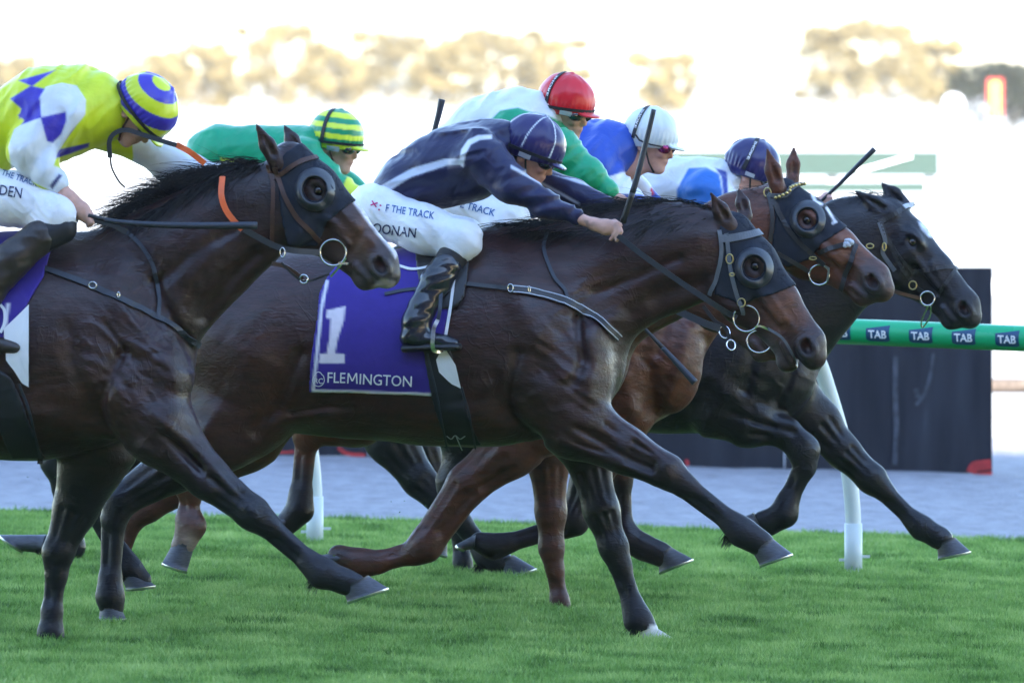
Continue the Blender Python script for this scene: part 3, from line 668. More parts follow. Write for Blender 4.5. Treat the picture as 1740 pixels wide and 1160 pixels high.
# --- black horse in front on the far side
H6, fd6, hf6 = make_horse(dict(fr=F6, h=.008, coat=BLK, eye=(1551,411), nos=(1636,521), psi=6, points=True,
    label='black racehorse with small white star and ears laid back, foremost at the right',
    torso=[(1290,630,92,.85),(1250,615,118,.80),(1130,600,128,.78),(1000,590,128,.80),(880,590,124,.84),(800,590,120,.88)],
    neck=[(1290,585,92,.62),(1345,530,82,.48),(1395,470,80,.42),(1450,418,76,.42),(1492,398,60,.5)],
    ears=[((1508,360),(1452,324),-.055,-.075,12),((1530,346),(1498,311),.045,.05,14)],
    legs=[dict(ly=-.13, rows=[(1235,690,66,-.11),(1270,718,40),(1330,732,24),(1366,765,25),(1366,792,19,-.13,'t'),(1338,852,17),(1332,872,22),(1306,888,19),(1296,886,18)]),
          dict(ly=.12, rows=[(1330,670,60,.08),(1388,718,40),(1432,766,28),(1482,814,24),(1500,834,17,.12,'t'),(1552,884,15),(1566,896,19),(1594,912,17),(1602,916,17)]),
          dict(ly=-.12, rows=[(820,650,110,-.08),(800,720,60),(785,790,32),(768,820,26),(764,835,19,-.12,'t'),(752,880,16),(752,892,18),(746,905,16)])],
    blobs=[(1330,640,-.08,52,.10,56,.05)],
    strokes=[([(1210,640),(1260,680),(1300,700)],16,.010),([(1245,700),(1300,720),(1350,735)],6,-.006),([(1350,600),(1340,650),(1320,680)],8,-.010),([(1285,600),(1270,660)],10,-.008),([(1400,730),(1450,780)],6,.005),
             ([(1580,450),(1600,480),(1615,505)],6,.004),([(1530,440),(1525,480),(1545,500)],14,.006),([(1555,455),(1590,500)],5,-.004),([(1352,720),(1372,745)],8,.006)],
    wrinkles=[(.006,8,24,3,-.6,(1300,660,80,80))],
    tints=[(1640,545,30,20,(.035,.033,.04),.7),(1380,757,16,14,(.04,.04,.05),.6)],
    paint=[((.55,.58,.66),[(1560,376),(1568,378),(1584,398),(1586,404),(1578,402),(1566,390)]),((.2,.17,.13),[(1390,784),(1396,780),(1422,794),(1416,798)])],
    hooves=[((1280,870),(1302,904),(1270,902),(1266,876),-.13),((1622,912),(1592,924),(1594,948),(1649,936),.12),((760,893),(732,898),(728,932),(760,944),-.12)]))
# --- dark horse on the far side at the left, mostly hidden
H2, fd2, hf2 = make_horse(dict(fr=F2, h=.012, coat=(.022,.014,.012), eye=(880,470), nos=(972,572), psi=2,
    label='dark brown racehorse almost hidden behind the others, its rider in green with the striped cap',
    torso=[(660,600,92,.85),(600,590,128,.80),(500,580,138,.78),(380,580,130,.80),(250,585,122,.84),(150,590,120,.9)],
    neck=[(640,550,110,.6),(720,500,85,.48),(790,480,72,.42),(840,470,58,.45)], ears=[],
    legs=[dict(ly=-.12, rows=[(640,680,70,-.1),(665,745,44),(712,815,28),(765,868,23),(780,885,19,-.12,'t'),(820,932,17),(828,942,21),(850,955,18),(860,960,17)]),
          dict(ly=.1, rows=[(660,690,66,.1),(716,765,32),(745,830,24),(775,880,20),(780,900,17,.1,'t'),(786,955,15),(790,980,18)]),
          dict(ly=-.12, rows=[(150,640,110,-.08),(130,700,60),(110,740,34),(95,785,25),(98,800,20,-.12,'t'),(120,905,17),(122,928,21),(92,930,18),(72,926,18)])],
    hooves=[((872,942),(846,956),(846,988),(911,965),-.12),((802,974),(778,974),(774,990),(812,990),.1),((78,908),(72,940),(40,936),(0,908),-.12)]))

# ------------------------------------------------------------------ manes, tails, fetlock hair
rg = np.random.default_rng(5)
strands(F1, H1, 'mane', [(440,280,0,-.9,.2),(400,292,0,-.95,.15),(350,300,0,-.95,.25),(300,325,0,-.9,.35),(260,345,0,-.95,.2),(215,378,0,-.9,.1)], rg, 1500, (.08,.22), M_MANE, .018, sag=.35)
strands(F1, H1, 'mane', [(440,284,-.05,-.8,-.5),(370,305,-.06,-.8,-.5),(300,345,-.07,-.8,-.5),(240,375,-.07,-.8,-.4)], rg, 900, (.06,.16), M_MANE, .014)
strands(F1, H1, 'tail', [(-500,500,0,-1,0),(-505,540,0,-1,-.1)], rg, 350, (.5,.8), M_MANE, .02, width=.003)
strands(FM, HM, 'mane', [(1215,362,0,-.95,.05),(1160,350,0,-1,.12),(1100,352,0,-1,.2),(1040,362,0,-1,.05),(960,376,0,-1,-.05),(860,392,0,-1,.02)], rg, 1900, (.10,.26), M_MANE, .018, sag=.35)
strands(FM, HM, 'mane', [(1200,372,-.05,-.95,-.25),(1120,368,-.06,-.95,-.25),(1000,392,-.08,-1,-.15),(870,402,-.1,-1,-.1)], rg, 1100, (.08,.2), M_MANE, .014)
strands(FM, HM, 'tail', [(290,520,0,-1,0),(288,560,0,-1,-.1)], rg, 350, (.4,.65), M_MANE, .02, width=.003)
strands(F5, H5, 'mane', [(1318,325,0,-.8,.1),(1290,335,0,-.9,.1),(1250,360,0,-.95,0),(1200,400,0,-.95,0)], rg, 600, (.06,.16), M_MANE, .016)
strands(F6, H6, 'mane', [(1505,336,0,-1,.12),(1475,344,0,-1,.25),(1440,356,0,-1,.12),(1400,390,0,-1,.1)], rg, 330, (.06,.17), M_MANE, .016, sag=.25)
for fr_, H_, a in ((FM, HM, (1238,912,-.15)), (FM, HM, (1078,1062,.12)), (F1, H1, (536,985,-.16)), (F2, H2, (816,962,-.12)), (F4, H4, (612,972,-.12))):
    strands(fr_, H_, 'fetlock_hair', [(a[0]-4,a[1]-6,a[2],-.6,-.6),(a[0]+4,a[1]+4,a[2],-.5,-.7)], rg, 60, (.02,.05), M_MANE, .008, nseg=2)

# ------------------------------------------------------------------ hoods, cups, bridles
def hood(fd, HF, root, poly, r_eye, ring, cup=True, paintp=[], gap=(-60,60)):
    fr = fd.fr; O, R, sc = HF; E = O+R.T@(np.array([.144,-.083,-.07])*sc); ex, ez = fr.L(ring[0], ring[1], -.08)[[0,2]]; re = r_eye/fr.ppm
    def hole(X, Y, Z): return np.where(Y < 0, re-np.sqrt((X-ex)**2+(Z-ez)**2), -1)
    full = fd.D; fd.D = fd.bare; V, F = fd.shell(poly, .007, .004, extra=hole); fd.D = full
    C = paint(fr, V, (.012,.016,.028), paintp)
    o = link('hood', mesh_np('hood', V, F, M_HOODC, True, C), root)
    if cup:
        n = 40; b = MB(); VV = []; FF = []
        prof = [(ring[2],.010),(ring[2]*.97,.020),(ring[2]*.80,.024),(ring[2]*.66,.026),(ring[2]*.60,.024),(ring[2]*.60,.004)]
        base = np.array([ring[0], ring[1]], float)
        for q in range(n):
            a = 2*math.pi*q/n; wall = max(0., math.cos(a-math.radians(215)))
            for j, (rr, hh) in enumerate(prof):
                p = base+np.array([math.cos(a)*rr*.94, -math.sin(a)*rr]); P_, g = fd.on([p], 0)
                P_ = P_[0]; 
                VV.append(P_+np.array([0,-1,0])*(hh+(.020*wall if 2 <= j <= 4 else 0))+np.array([0,.004,0]))
        m = len(prof)
        for q in range(n):
            for j in range(m-1): r_ = (q+1) % n; FF.append((q*m+j, q*m+j+1, r_*m+j+1, r_*m+j))
        b.add(VV, FF).build('blinker_cup', M_CUP, o, True)
    return o
M_HOODC = surf('hood_cloth', attr=True, rough=.75, var=.15, bump=.4, bscale=500, sheen=.0, spec=.3, bump2=(25,.3,.006))
def buckle(fd, root, px, py, w, h, mat=M_BRASS, name='buckle', tr=.0028):
    V, g = fd.on([(px,py)], .014); return ring_at(V[0], h/2/fd.fr.ppm, tr, root, name, mat, sx=w/h)
hd1 = hood(fd1, hf1, H1, [(470,264),(500,240),(530,240),(568,268),(604,322),(594,340),(546,380),(528,421),(479,420),(468,357),(462,290)], 19, (536,322,38))
hdM = hood(fdM, hfM, HM, [(1222,352),(1245,340),(1290,350),(1316,392),(1352,480),(1344,486),(1310,501),(1276,509),(1258,520),(1207,501),(1213,470),(1219,422),(1216,384)], 17, (1282,455,36))
hd5 = hood(fd5, hf5, H5, [(1306,322),(1330,290),(1378,300),(1402,328),(1432,372),(1432,388),(1393,414),(1372,441),(1332,456),(1303,440),(1312,372)], 16, (1373,372,33),
           paintp=[((.7,.7,.75),stadium((1381,330),(1392,327),5)),((.7,.7,.75),stadium((1380,330),(1386,343),5)),((.7,.7,.75),stadium((1386,343),(1398,348),5)),((.7,.7,.75),stadium((1398,333),(1411,341),4)),
                   ((.7,.7,.75),stadium((1411,341),(1413,352),4)),((.7,.7,.75),stadium((1404,352),(1420,378),4)),((.7,.7,.75),stadium((1414,380),(1421,376),4))])
def bit(fd, root, c, r, ly, horse='near'):
    p = fd.fr.L(c[0], c[1], ly); return ring_at(p, r/fd.fr.ppm, .0042, root, 'bit_ring', M_STEEL, nrm=(.12,-1,0))
# H1 bridle
strap_on(fd1, H1, 'browband', [(460,306),(480,294),(510,276),(536,270)], 8, M_LEATHB, .013)
strap_on(fd1, H1, 'cheek_strap', [(468,284),(482,330),(505,370),(528,394),(545,410)], 8, M_LEATHB, .013)
strap_on(fd1, H1, 'throat_lash', [(458,278),(464,320),(463,370),(461,420)], 7, M_LEATHB, .012)
V_, _ = fd1.on([(566,429)], .016); ly1 = float(V_[0][1]); bit(fd1, H1, (566,429), 22, ly1)
rein_free(F1, H1, 'bit_link', [(588,438,ly1-.006),(578,452,ly1),(562,470,ly1+.02)], 3.5, M_STEEL)
rein_free(F1, H1, 'bit_link', [(575,447,ly1-.006),(592,448,ly1)], 4, M_STEEL)
rein_free(F1, H1, 'rein', [(545,429,ly1-.004),(500,426,-.13),(470,419,-.14),(440,404,-.16),(415,390,-.19)], 10, M_RUBBER)
rein_free(F1, H1, 'orange_rein', [(378,300,-.12),(376,330,-.16),(383,355,-.17),(398,376,-.175),(412,390,-.18)], 10, M_ORANGE)
rein_free(F1, H1, 'rein_grip', [(300,246,-.10),(322,258,-.12),(348,278,-.1)], 10, M_ORANGE)
rein_free(F1, H1, 'bib_strap', [(462,448,-.09),(482,452,-.10),(500,462,-.09),(515,474,-.08)], 7, M_LEATHB)
rein_free(F1, H1, 'bib_strap', [(478,446,-.10),(500,468,-.10),(520,478,-.08),(560,466,-.06)], 4, M_LEATH)
ring_at(F1.L(516,474,-.09), 7/F1.ppm, .003, H1, 'bib_ring', M_STEEL); ring_at(F1.L(480,429,-.15), 8/F1.ppm, .0025, H1, 'rein_stop', M_STEEL, sx=.5)
strap_on(fd1, H1, 'breastplate_strap', [(75,457),(160,488),(250,530),(300,558),(337,586)], 10, M_RUBBER, .008)
strap_on(fd1, H1, 'neck_strap', [(178,380),(222,400),(255,440),(268,490),(268,540)], 7, M_RUBBER, .008)
buckle(fd1, H1, 157, 487, 13, 11, M_STEEL); buckle(fd1, H1, 200, 503, 4, 9, M_STEEL)
# number one's bridle
strap_on(fdM, HM, 'browband', [(1220,407),(1250,404),(1276,400),(1289,397)], 13, M_LEATHG, .013)
strap_on(fdM, HM, 'cheek_strap', [(1234,396),(1239,440),(1247,480),(1258,520),(1262,532)], 7, M_LEATHG, .013)
strap_on(fdM, HM, 'throat_lash', [(1222,392),(1225,430),(1218,470),(1208,500)], 7, M_LEATHG, .012)
buckle(fdM, HM, 1240, 440, 12, 16); buckle(fdM, HM, 1245, 466, 8, 5); buckle(fdM, HM, 1259, 514, 13, 14)
V_, _ = fdM.on([(1268,541)], .016); lyM = float(V_[0][1]); bit(fdM, HM, (1268,541), 22, lyM)
rein_free(FM, HM, 'bit_link', [(1283,556,lyM),(1292,554,lyM-.004),(1312,562,lyM+.01)], 4, M_STEEL)
ring_at(FM.L(1290,580,-.03), 19/FM.ppm, .0028, HM, 'bit_ring', M_STEEL, nrm=(.2,-1,.1), sx=1.1)
rein_free(FM, HM, 'rein', [(1050,400,-.235),(1090,432,-.22),(1150,475,-.19),(1210,515,-.16),(1240,534,lyM-.01),(1252,540,lyM-.004)], 9, M_RUBBER)
rein_free(FM, HM, 'noseband', [(1305,558,-.085),(1330,575,-.09),(1348,605,-.07),(1352,618,-.03)], 4, M_LEATHG)
strap_on(fdM, HM, 'breastplate_strap', [(776,482),(830,488),(868,491)], 7, M_LEATH, .012)
bp = strap_on(fdM, HM, 'breastplate', [(868,491),(905,497),(960,512),(1005,536),(1030,556),(1050,573)], 15, M_LEATH, .010)
for o_ in (-5, 5): strap_on(fdM, bp, 'white_stitching', [(872+o_*.0,492+o_),(905-o_*.15,497+o_),(960-o_*.35,512+o_*.95),(1005-o_*.55,536+o_*.8),(1030-o_*.6,556+o_*.75),(1050-o_*.7,573+o_*.6)], 1.6, M_SILVER, .0135, .001)
strap_on(fdM, HM, 'neck_strap', [(930,398),(924,425),(940,470),(960,495),(962,518)], 6, M_RUBBER, .009)
buckle(fdM, HM, 868, 491, 9, 13, M_STEEL); buckle(fdM, HM, 897, 495, 3, 12, M_STEEL)
# bit and reins of the chestnut, seen below the number one's jaw
for c_, r_ in (((1231,564),11), ((1242,586),9)): ring_at(F4.L(c_[0], c_[1], -.14), r_/F4.ppm, .0032, H4, 'bit_ring', M_STEEL, nrm=(.5,-1,.4), sx=.85)
rein_free(F4, H4, 'rein', [(1122,514,-.2),(1160,532,-.19),(1200,550,-.17),(1224,558,-.15)], 12, M_RUBBER)
ring_at(F4.L(1139,522,-.2), 8/F4.ppm, .0025, H4, 'rein_stop', M_STEEL, sx=.5)
rein_free(F4, H4, 'cheek_strap', [(1195,520,-.15),(1215,545,-.15),(1232,556,-.15),(1240,575,-.15)], 6, M_LEATH)
# hooded bay's bridle
strap_on(fd5, H5, 'browband', [(1306,332),(1330,330),(1350,319),(1365,315)], 9, M_LEATHG, .013)
for k in range(11):
    t = k/10; V_, g_ = fd5.on([(1319+t*44, 333-t*15-3*math.sin(t*3.1))], .018); o = link('brass_stud', uvsphere(.0075, 8, 6, M_BRASS), H5); o.location = V_[0]
strap_on(fd5, H5, 'cheek_strap', [(1312,336),(1330,375),(1362,415),(1390,440),(1402,450)], 8, M_LEATH, .013)
strap_on(fd5, H5, 'throat_lash', [(1306,326),(1312,370),(1308,410)], 7, M_LEATH, .012)
buckle(fd5, H5, 1308, 327, 12, 15); buckle(fd5, H5, 1382, 438, 12, 5)
V_, _ = fd5.on([(1392,467)], .016); ly5 = float(V_[0][1]); bit(fd5, H5, (1392,467), 17, ly5)
strap_on(fd5, H5, 'crossed_noseband', [(1392,428),(1420,420),(1440,414),(1452,414)], 8, M_LEATH, .010)
strap_on(fd5, H5, 'crossed_noseband', [(1454,416),(1446,445),(1436,470),(1430,492)], 8, M_LEATH, .010)
for k in range(9):
    V_, g_ = fd5.on([(1444+random.uniform(-9,9), 414+random.uniform(-5,6))], .012); o = link('sheepskin_knot', uvsphere(random.uniform(.008,.013), 8, 6, M_SILVER), H5, kind='stuff'); o.location = V_[0]
rein_free(F5, H5, 'rein', [(1320,430,-.14),(1345,444,-.13),(1375,462,ly5)], 7, M_LEATH)
rein_free(F5, H5, 'bit_link', [(1402,452,ly5),(1408,456,ly5),(1406,478,ly5)], 4, M_STEEL)
# black horse's bridle
strap_on(fd6, H6, 'browband', [(1494,378),(1515,366),(1540,352),(1552,347)], 8, M_LEATH, .006); strap_on(fd6, H6, 'browband_plate', [(1534,354),(1549,347)], 8, M_SILVER, .010)
strap_on(fd6, H6, 'cheek_strap', [(1498,380),(1512,415),(1532,455),(1556,486),(1568,495)], 6, M_LEATH, .006)
strap_on(fd6, H6, 'throat_lash', [(1494,378),(1504,410),(1500,430),(1521,460)], 7, M_LEATHG, .006)
strap_on(fd6, H6, 'noseband', [(1548,462),(1575,459),(1605,454),(1625,456)], 7, M_LEATH, .006)
strap_on(fd6, H6, 'noseband', [(1622,458),(1612,475),(1600,490),(1594,505)], 6, M_LEATH, .006)
strap_on(fd6, H6, 'cheek_strap', [(1500,390),(1525,430),(1548,460)], 4, M_LEATH, .006)
buckle(fd6, H6, 1551, 484, 13, 14); buckle(fd6, H6, 1478, 418, 12, 8); buckle(fd6, H6, 1502, 419, 6, 13)
V_, _ = fd6.on([(1576,507)], .016); ly6 = float(V_[0][1]); bit(fd6, H6, (1576,507), 12, ly6)
rein_free(F6, H6, 'rein', [(1500,488,-.11),(1530,498,-.11),(1565,507,ly6)], 6, M_LEATHB)
rein_free(F6, H6, 'bit_link', [(1578,518,ly6),(1566,545,ly6+.02),(1568,556,ly6+.03),(1580,538,ly6+.02),(1582,520,ly6)], 2.6, M_STEEL)
rein_free(F6, H6, 'red_breastplate_strap', [(1378,546,-.10),(1390,552,-.08),(1399,549,-.02)], 5, surf('red_webbing',(.6,.02,.02),.6))

# ------------------------------------------------------------------ saddlecloths, girths, saddles
PUR = (.030,.011,.24); PW = (.72,.72,.80)
poly = [(556,472),(600,400),(700,390),(776,380),(778,480),(764,560),(746,640),(740,672),(640,668),(531,666),(535,620),(546,540),(546,500)]
V, F = fdM.shell(poly, .012, .002)
e = 5
edge = [stadium((556,476),(547,520),e),stadium((547,518),(532,664),e),stadium((531,664),(735,671),e+1)]
V[:,1] -= .0035*vnoise(V[:,0]*9+V[:,2]*5, V[:,2]*2, 31)*(V[:,1] < -.1)
C = paint(FM, V, PUR, [(PW,q) for q in edge]+
  [((.72,.66,.75),[(556,527),(587,520),(584,545),(574,575),(569,600),(586,601),(585,617),(541,617),(544,601),(555,600),(560,575),(562,541),(554,540)])], ymax=0)
sc_ = link('saddlecloth', mesh_np('saddlecloth', V, F, M_CLOTH, True, C), HM)
sc_['label'] = 'purple saddlecloth with white 1 and white edging'
for wd, q0, q1 in (('FLE', (557,647), (588,648)), ('INGTON', (612,649.5), (701,654))):
    P_, F_ = text_px(wd, q0, q1, 17, .006); print_on(fdM, sc_, 'lettering', P_, F_, M_WHITE, .0195)
mp_ = []; mf_ = []
for a_, b_ in (((592.5,648.5),(593.5,631.5)), ((594,632),(600,645)), ((600,645),(606.5,632)), ((607,631.5),(608,649))):
    d_ = 1.25; mp_ += [(a_[0]-d_,a_[1]),(a_[0]+d_,a_[1]),(b_[0]+d_,b_[1]),(b_[0]-d_,b_[1])]; k_ = len(mp_)-4; mf_.append((k_,k_+1,k_+2,k_+3))
print_on(fdM, sc_, 'lettering', np.array(mp_), mf_, M_WHITE, .0197)
for r_ in (10,):
    pts = [(542+r_*math.sin(a)*(1 if math.cos(a) < .6 else .8), 643-r_*math.cos(a)*(1.35 if math.cos(a) > .5 else 1)) for a in np.linspace(0, 2*math.pi, 25)]
    V_, g_ = fdM.on(pts, .0195); MB().ribbon(V_, .003, .001, g_).build('emblem', M_WHITE, sc_)
P_, F_ = text_px('RC', (535,648), (549,649), 9, .01); print_on(fdM, sc_, 'emblem_letter', P_, F_, M_WHITE, .0195)
strap_on(fdM, sc_, 'white_edging', [(774,476),(768,520),(757,580)], 5, M_WHITE, .019)
strap_on(fdM, sc_, 'white_edging', [(676,456),(700,462),(722,460),(745,452)], 5, M_WHITE, .019)
V, F = fdM.shell([(690,390),(800,370),(800,470),(796,505),(782,522),(770,524),(738,524),(722,500)], .020, -.008)
link('saddle', mesh_np('saddle', V, F, M_LEATH, True), HM)
V, F = fdM.shell([(727,590),(772,584),(790,655),(812,758),(757,756),(742,690)], .018, -.004)
gi = link('girth', mesh_np('girth', V, F, M_BAND, True), HM)
for a_, b_ in (((728,600),(760,752)),((786,655),(808,754))): strap_on(fdM, gi, 'girth_binding', [a_, ((a_[0]+b_[0])/2+2,(a_[1]+b_[1])/2), b_], 3, M_RUBBER, .020)
strap_on(fdM, gi, 'emblem', [(760,733),(768,738),(775,732),(783,738),(792,733)], 2, M_SILVER, .0215, .001)
strap_on(fdM, gi, 'emblem', [(776,732),(780,742),(786,756)], 2, M_SILVER, .0215, .001)
poly_on(fdM, HM, 'weight_cloth_tip', [(752,594),(760,594),(776,618),(785,657),(770,650),(748,630),(743,610)], M_WHITE, .024)
strap_on(fdM, HM, 'surcingle', [(655,503),(690,496),(728,492)], 6, M_RUBBER, .018)
# H1
V, F = fd1.shell([(-60,360),(94,360),(80,470),(50,530),(10,590),(0,640),(-140,640),(-150,500)], .012, .002)
C = paint(F1, V, PUR, [(PW, stadium((14,515),(8,560),6)), (PW, stadium((52,528),(8,575),5))], ymax=0)
s1_ = link('saddlecloth', mesh_np('saddlecloth', V, F, M_CLOTH, True, C), H1)
poly_on(fd1, s1_, 'weight_cloth_tip', [(8,560),(50,520),(50,655),(40,650),(12,610)], M_WHITE, .022)
strap_on(fd1, s1_, 'number', [(2,520),(9,530),(9,550),(2,566)], 5, M_WHITE, .018)
V, F = fd1.shell([(-20,600),(32,640),(52,690),(70,780),(15,780),(2,720),(-20,660)], .018, -.004)
g1_ = link('girth', mesh_np('girth', V, F, M_BAND, True), H1)
strap_on(fd1, g1_, 'girth_binding', [(34,650),(52,700),(68,772)], 4, M_RUBBER, .022)
rein_free(F1, g1_, 'girth_buckle', [(56,772,-.10),(68,774,-.09),(68,788,-.09)], 9, M_LEATH, t=.01)
#@@PART3
# ------------------------------------------------------------------ jockeys
SKIN = (.60,.34,.27); HAIR = (.03,.018,.012)
def person_frame(fr, cap, ly, pitch, yaw):
    a, b = math.radians(pitch), math.radians(yaw); y = np.array([math.sin(b), math.cos(b), 0])
    f = np.array([math.cos(a)*math.cos(b), -math.cos(a)*math.sin(b), -math.sin(a)]); t = np.cross(f, y); R = np.array([f, y, t])
    O = fr.L(cap[0], cap[1], ly)-R.T@np.array([-.004,0,.050]); return O, R
def face(fd, PF):
    F = PF; b = lambda c, r, k=.012, op='u': fd.blob(c, r, k, op, F); s = lambda *a, **k: fd.seg(*a, F=F, **k)
    s((-.020,0,.035), (.008,0,.035), .088, .084, .86, .84, k=.02)
    s((.026,0,-.015), (.046,0,-.078), .066, .042, .93, .85, k=.03); b((.070,0,-.052), (.024,.026,.026), .02)
    b((.072,0,-.096), (.020,.022,.017), .018)                                      # chin
    s((.086,0,.006), (.106,0,-.026), .008, .0095, 1., 1.1, k=.010)                 # nose
    b((.099,0,-.031), (.011,.015,.008), .007)
    b((.088,0,-.055), (.010,.022,.006), .006); b((.086,0,-.066), (.010,.018,.006), .006)
    b((.080,0,.020), (.014,.050,.012), .012)                                       # brow
    for y in (-1, 1):
        b((.072,y*.038,-.022), (.022,.020,.020), .018)
        b((.086,y*.030,.003), (.010,.014,.009), .008, 's'); b((.078,y*.030,.003), (.011,.013,.011), .003)
        b((-.012,y*.078,-.012), (.019,.008,.030), .005); b((-.008,y*.085,-.010), (.009,.006,.016), .005, 's')
    s((.010,0,-.045), (-.060,0,-.120), .052, .056, 1, 1, k=.03)
def hand_on(fd, wrist, palm, ly, f, n, r=14, point=False):
    """fist round a rein: wrist and palm in picture points, f = towards the knuckles, n = towards the fingertips"""
    fr = fd.fr; k = 1/fr.ppm; f = np.array(f, float)/np.linalg.norm(f); n = np.array(n, float)/np.linalg.norm(n); p = np.array(palm, float)
    L = lambda q, y: fr.L(q[0], q[1], y)
    fd.seg(L(wrist, ly), L(p-f*6, ly), r*.80*k, r*.92*k, .75, .7, .012); fd.seg(L(p-f*6, ly), L(p+f*8, ly), r*.95*k, r*.78*k, .62, .7, .012)
    for i in range(4):
        y = ly-.020+.006*i; b = p+f*(13-i*2.4)+n*(-6+3.6*i); q = b+f*(6-i)+n*(9 if i or not point else 13); e = q-f*6+n*(7 if not (point and i == 0) else 15)
        rr = [4.6,4.8,4.5,4.0][i]*k; fd.seg(L(b, y+.006), L(q, y-.006), rr*1.1, rr, 1, 1, .004); fd.seg(L(q, y-.006), L(e, y+.006), rr, rr*.82, 1, 1, .002)
    t0 = p-f*4-n*6; t1 = p+f*8-n*9; t2 = p+f*18-n*4
    fd.seg(L(t0, ly+.02), L(t1, ly+.022), 5.5*k, 5*k, 1, 1, .008); fd.seg(L(t1, ly+.022), L(t2, ly+.018), 5*k, 4*k, 1, 1, .003)
def pfield(fr, rows, h, pad=.05, ylim=.42):
    A = np.array([(r[0], r[1], r[2]) for r in rows], float); p = pad*fr.ppm
    lo = fr.L((A[:,0]-A[:,2]).min()-p, (A[:,1]+A[:,2]).max()+p, 0); hi = fr.L((A[:,0]+A[:,2]).max()+p, (A[:,1]-A[:,2]).min()-p, 0)
    return Field(fr, (lo[0], -ylim, lo[2]), (hi[0], ylim, hi[2]), h)
def rows3(fr, rows, g=0.):
    out = []
    for r in rows:
        y = r[3] if len(r) > 3 else 0.; p = fr.L(r[0], r[1], y); out.append((p[0], p[1], p[2], r[2]/fr.ppm+g, r[4] if len(r) > 4 else 1.))
    return out
def jockey(S):
    fr = S['fr']; h = S.get('h', .007); PF = person_frame(fr, S['cap'], S.get('cly', 0.), S['pitch'], S['yaw'])
    root = empty('person', fr.loc(), -fr.th, label=S['label'], cat='person', group='jockeys crouched over their horses')
    arms = S['arms']; torso = S['torso']; legs = S.get('legs', []); capr = [(S['cap'][0], S['cap'][1], 75)]
    # body: one continuous figure under the clothes
    hands = [tuple(a['hand'][1])+(26,) for a in arms if 'hand' in a]
    fb = pfield(fr, torso+capr+hands+[r for a in arms for r in a['rows']]+[r for l in legs for r in l], S.get('hb', h))
    fb.chain(rows3(fr, torso, -.034), .03)
    for a in arms:
        fb.chain([(x,y,z,max(r,.016),s) for x,y,z,r,s in rows3(fr, a['rows'], -.028)], .02)
        if 'skin' in a: fb.chain(rows3(fr, a['skin']), .01)
        if 'hand' in a: hand_on(fb, *a['hand'])
    for l in legs: fb.chain([(x,y,z,max(r,.018),s) for x,y,z,r,s in rows3(fr, l, -.024)], .02)
    face(fb, PF)
    c0 = rows3(fr, [torso[-1]])[0]; O, R = PF; nb = O+R.T@np.array([-.045,0,-.095]); fb.seg(nb, c0[:3], .054, .058, 1, 1, .03)
    V, F = fb.net(); q = (V-O)@R.T
    C = np.tile(SKIN, (len(V), 1)).astype(float); C *= (1+.10*vnoise(V[:,0]*30, V[:,2]*30, 2))[:,None]
    red = np.exp(-((q[:,0]-.07)**2+(np.abs(q[:,1])-.04)**2+(q[:,2]+.03)**2)/.0007)[:,None]*.35; C = C*(1-red)+np.array((.5,.18,.14))*red
    lip = (np.exp(-((q[:,0]-.098)**2/.0003+(q[:,1]/.022)**2+((q[:,2]+.061)/.008)**2)))[:,None]*.7; C = C*(1-lip)+np.array((.38,.13,.12))*lip
    hr = (sm(-.022,-.034,q[:,0])*sm(-.075,-.045,q[:,2]))[:,None]*(np.abs(q).max(1) < .13)[:,None]; C = C*(1-hr)+np.array(HAIR)*hr
    if 'tattoo' in S:
        px, py = fr.P(V); T = S['tattoo']; a = np.exp(-(((px-T[0])/T[2])**2+((py-T[1])/T[3])**2))*sm(-.1,.4,vnoise(V[:,0]*90, V[:,2]*90, 9)); C = C*(1-.6*a[:,None])+np.array((.09,.08,.10))*.6*a[:,None]
    link('body', mesh_np('body', V, F, M_SKIN, True, C), root)
    # silks
    fs = pfield(fr, torso+[r for a in arms for r in a['rows']], h)
    fs.chain(rows3(fr, torso), .05)
    for a in arms: fs.chain(rows3(fr, a['rows']), .035)
    for w in S.get('folds', []): fs.stroke(*w)
    fs.wrinkle(.017, 4, 15, 21, S.get('fang', .5), None, True); fs.wrinkle(.004, 9, 26, 22, S.get('fang', .5)+.6, None, True); fs.apply_strokes(.0,-.03)
    V, F = fs.net(); C = paint(fr, V, S['silk'], S.get('patt', []), ymax=S.get('pymax', .1), soft=1.5)
    if 'silkfn' in S: C = S['silkfn'](fr, V, C)
    silks = link('silks', mesh_np('silks', V, F, M_SILK, True, C), root)
    fc = None
    if legs:
        fc = pfield(fr, [r for l in legs for r in l], h)
        for l in legs: fc.chain(rows3(fr, l), .04)
        fc.wrinkle(.007, 8, 24, 31, -.7, None, True); fc.apply_strokes(.0,-.03)
        V, F = fc.net(); br = link('breeches', mesh_np('breeches', V, F, M_BREECH, True), root)
        for (tx, p0, p1, hh, mt) in S.get('texts', []): P_, F_ = text_px(tx, p0, p1, hh, .008); print_on(fc, br, 'lettering', P_, F_, mt, .003)
    for nm, rws, mt in S.get('boots', []):
        f = pfield(fr, rws, .006); f.chain(rows3(fr, [r for r in rws if len(r) < 6]), .02)
        if nm == 'boot': f.wrinkle(.004, 6, 24, 42, .25, None, True); f.apply_strokes(5., 4.)
        V, F = f.net(); link(nm, mesh_np(nm, V, F, mt, True), root)
    # cap
    cR = .135; f = Field(fr, O-.19, O+.19, .0055)
    f.blob((-.006,0,.046), (.122*S.get('cs',1),.108*S.get('cs',1),.110*S.get('cs',1)), .01, F=PF)
    X, Y, Z = f._pts((0,0,0), f.n, PF); f.D = np.maximum(f.D, (-(Z+.016-X*.20))).astype(np.float32)
    f.blob((.122,0,.014), (.036,.066,.009), .012, F=PF); f.blob((-.01,0,.152*S.get('cs',1)), (.011,.011,.007), .008, F=PF)
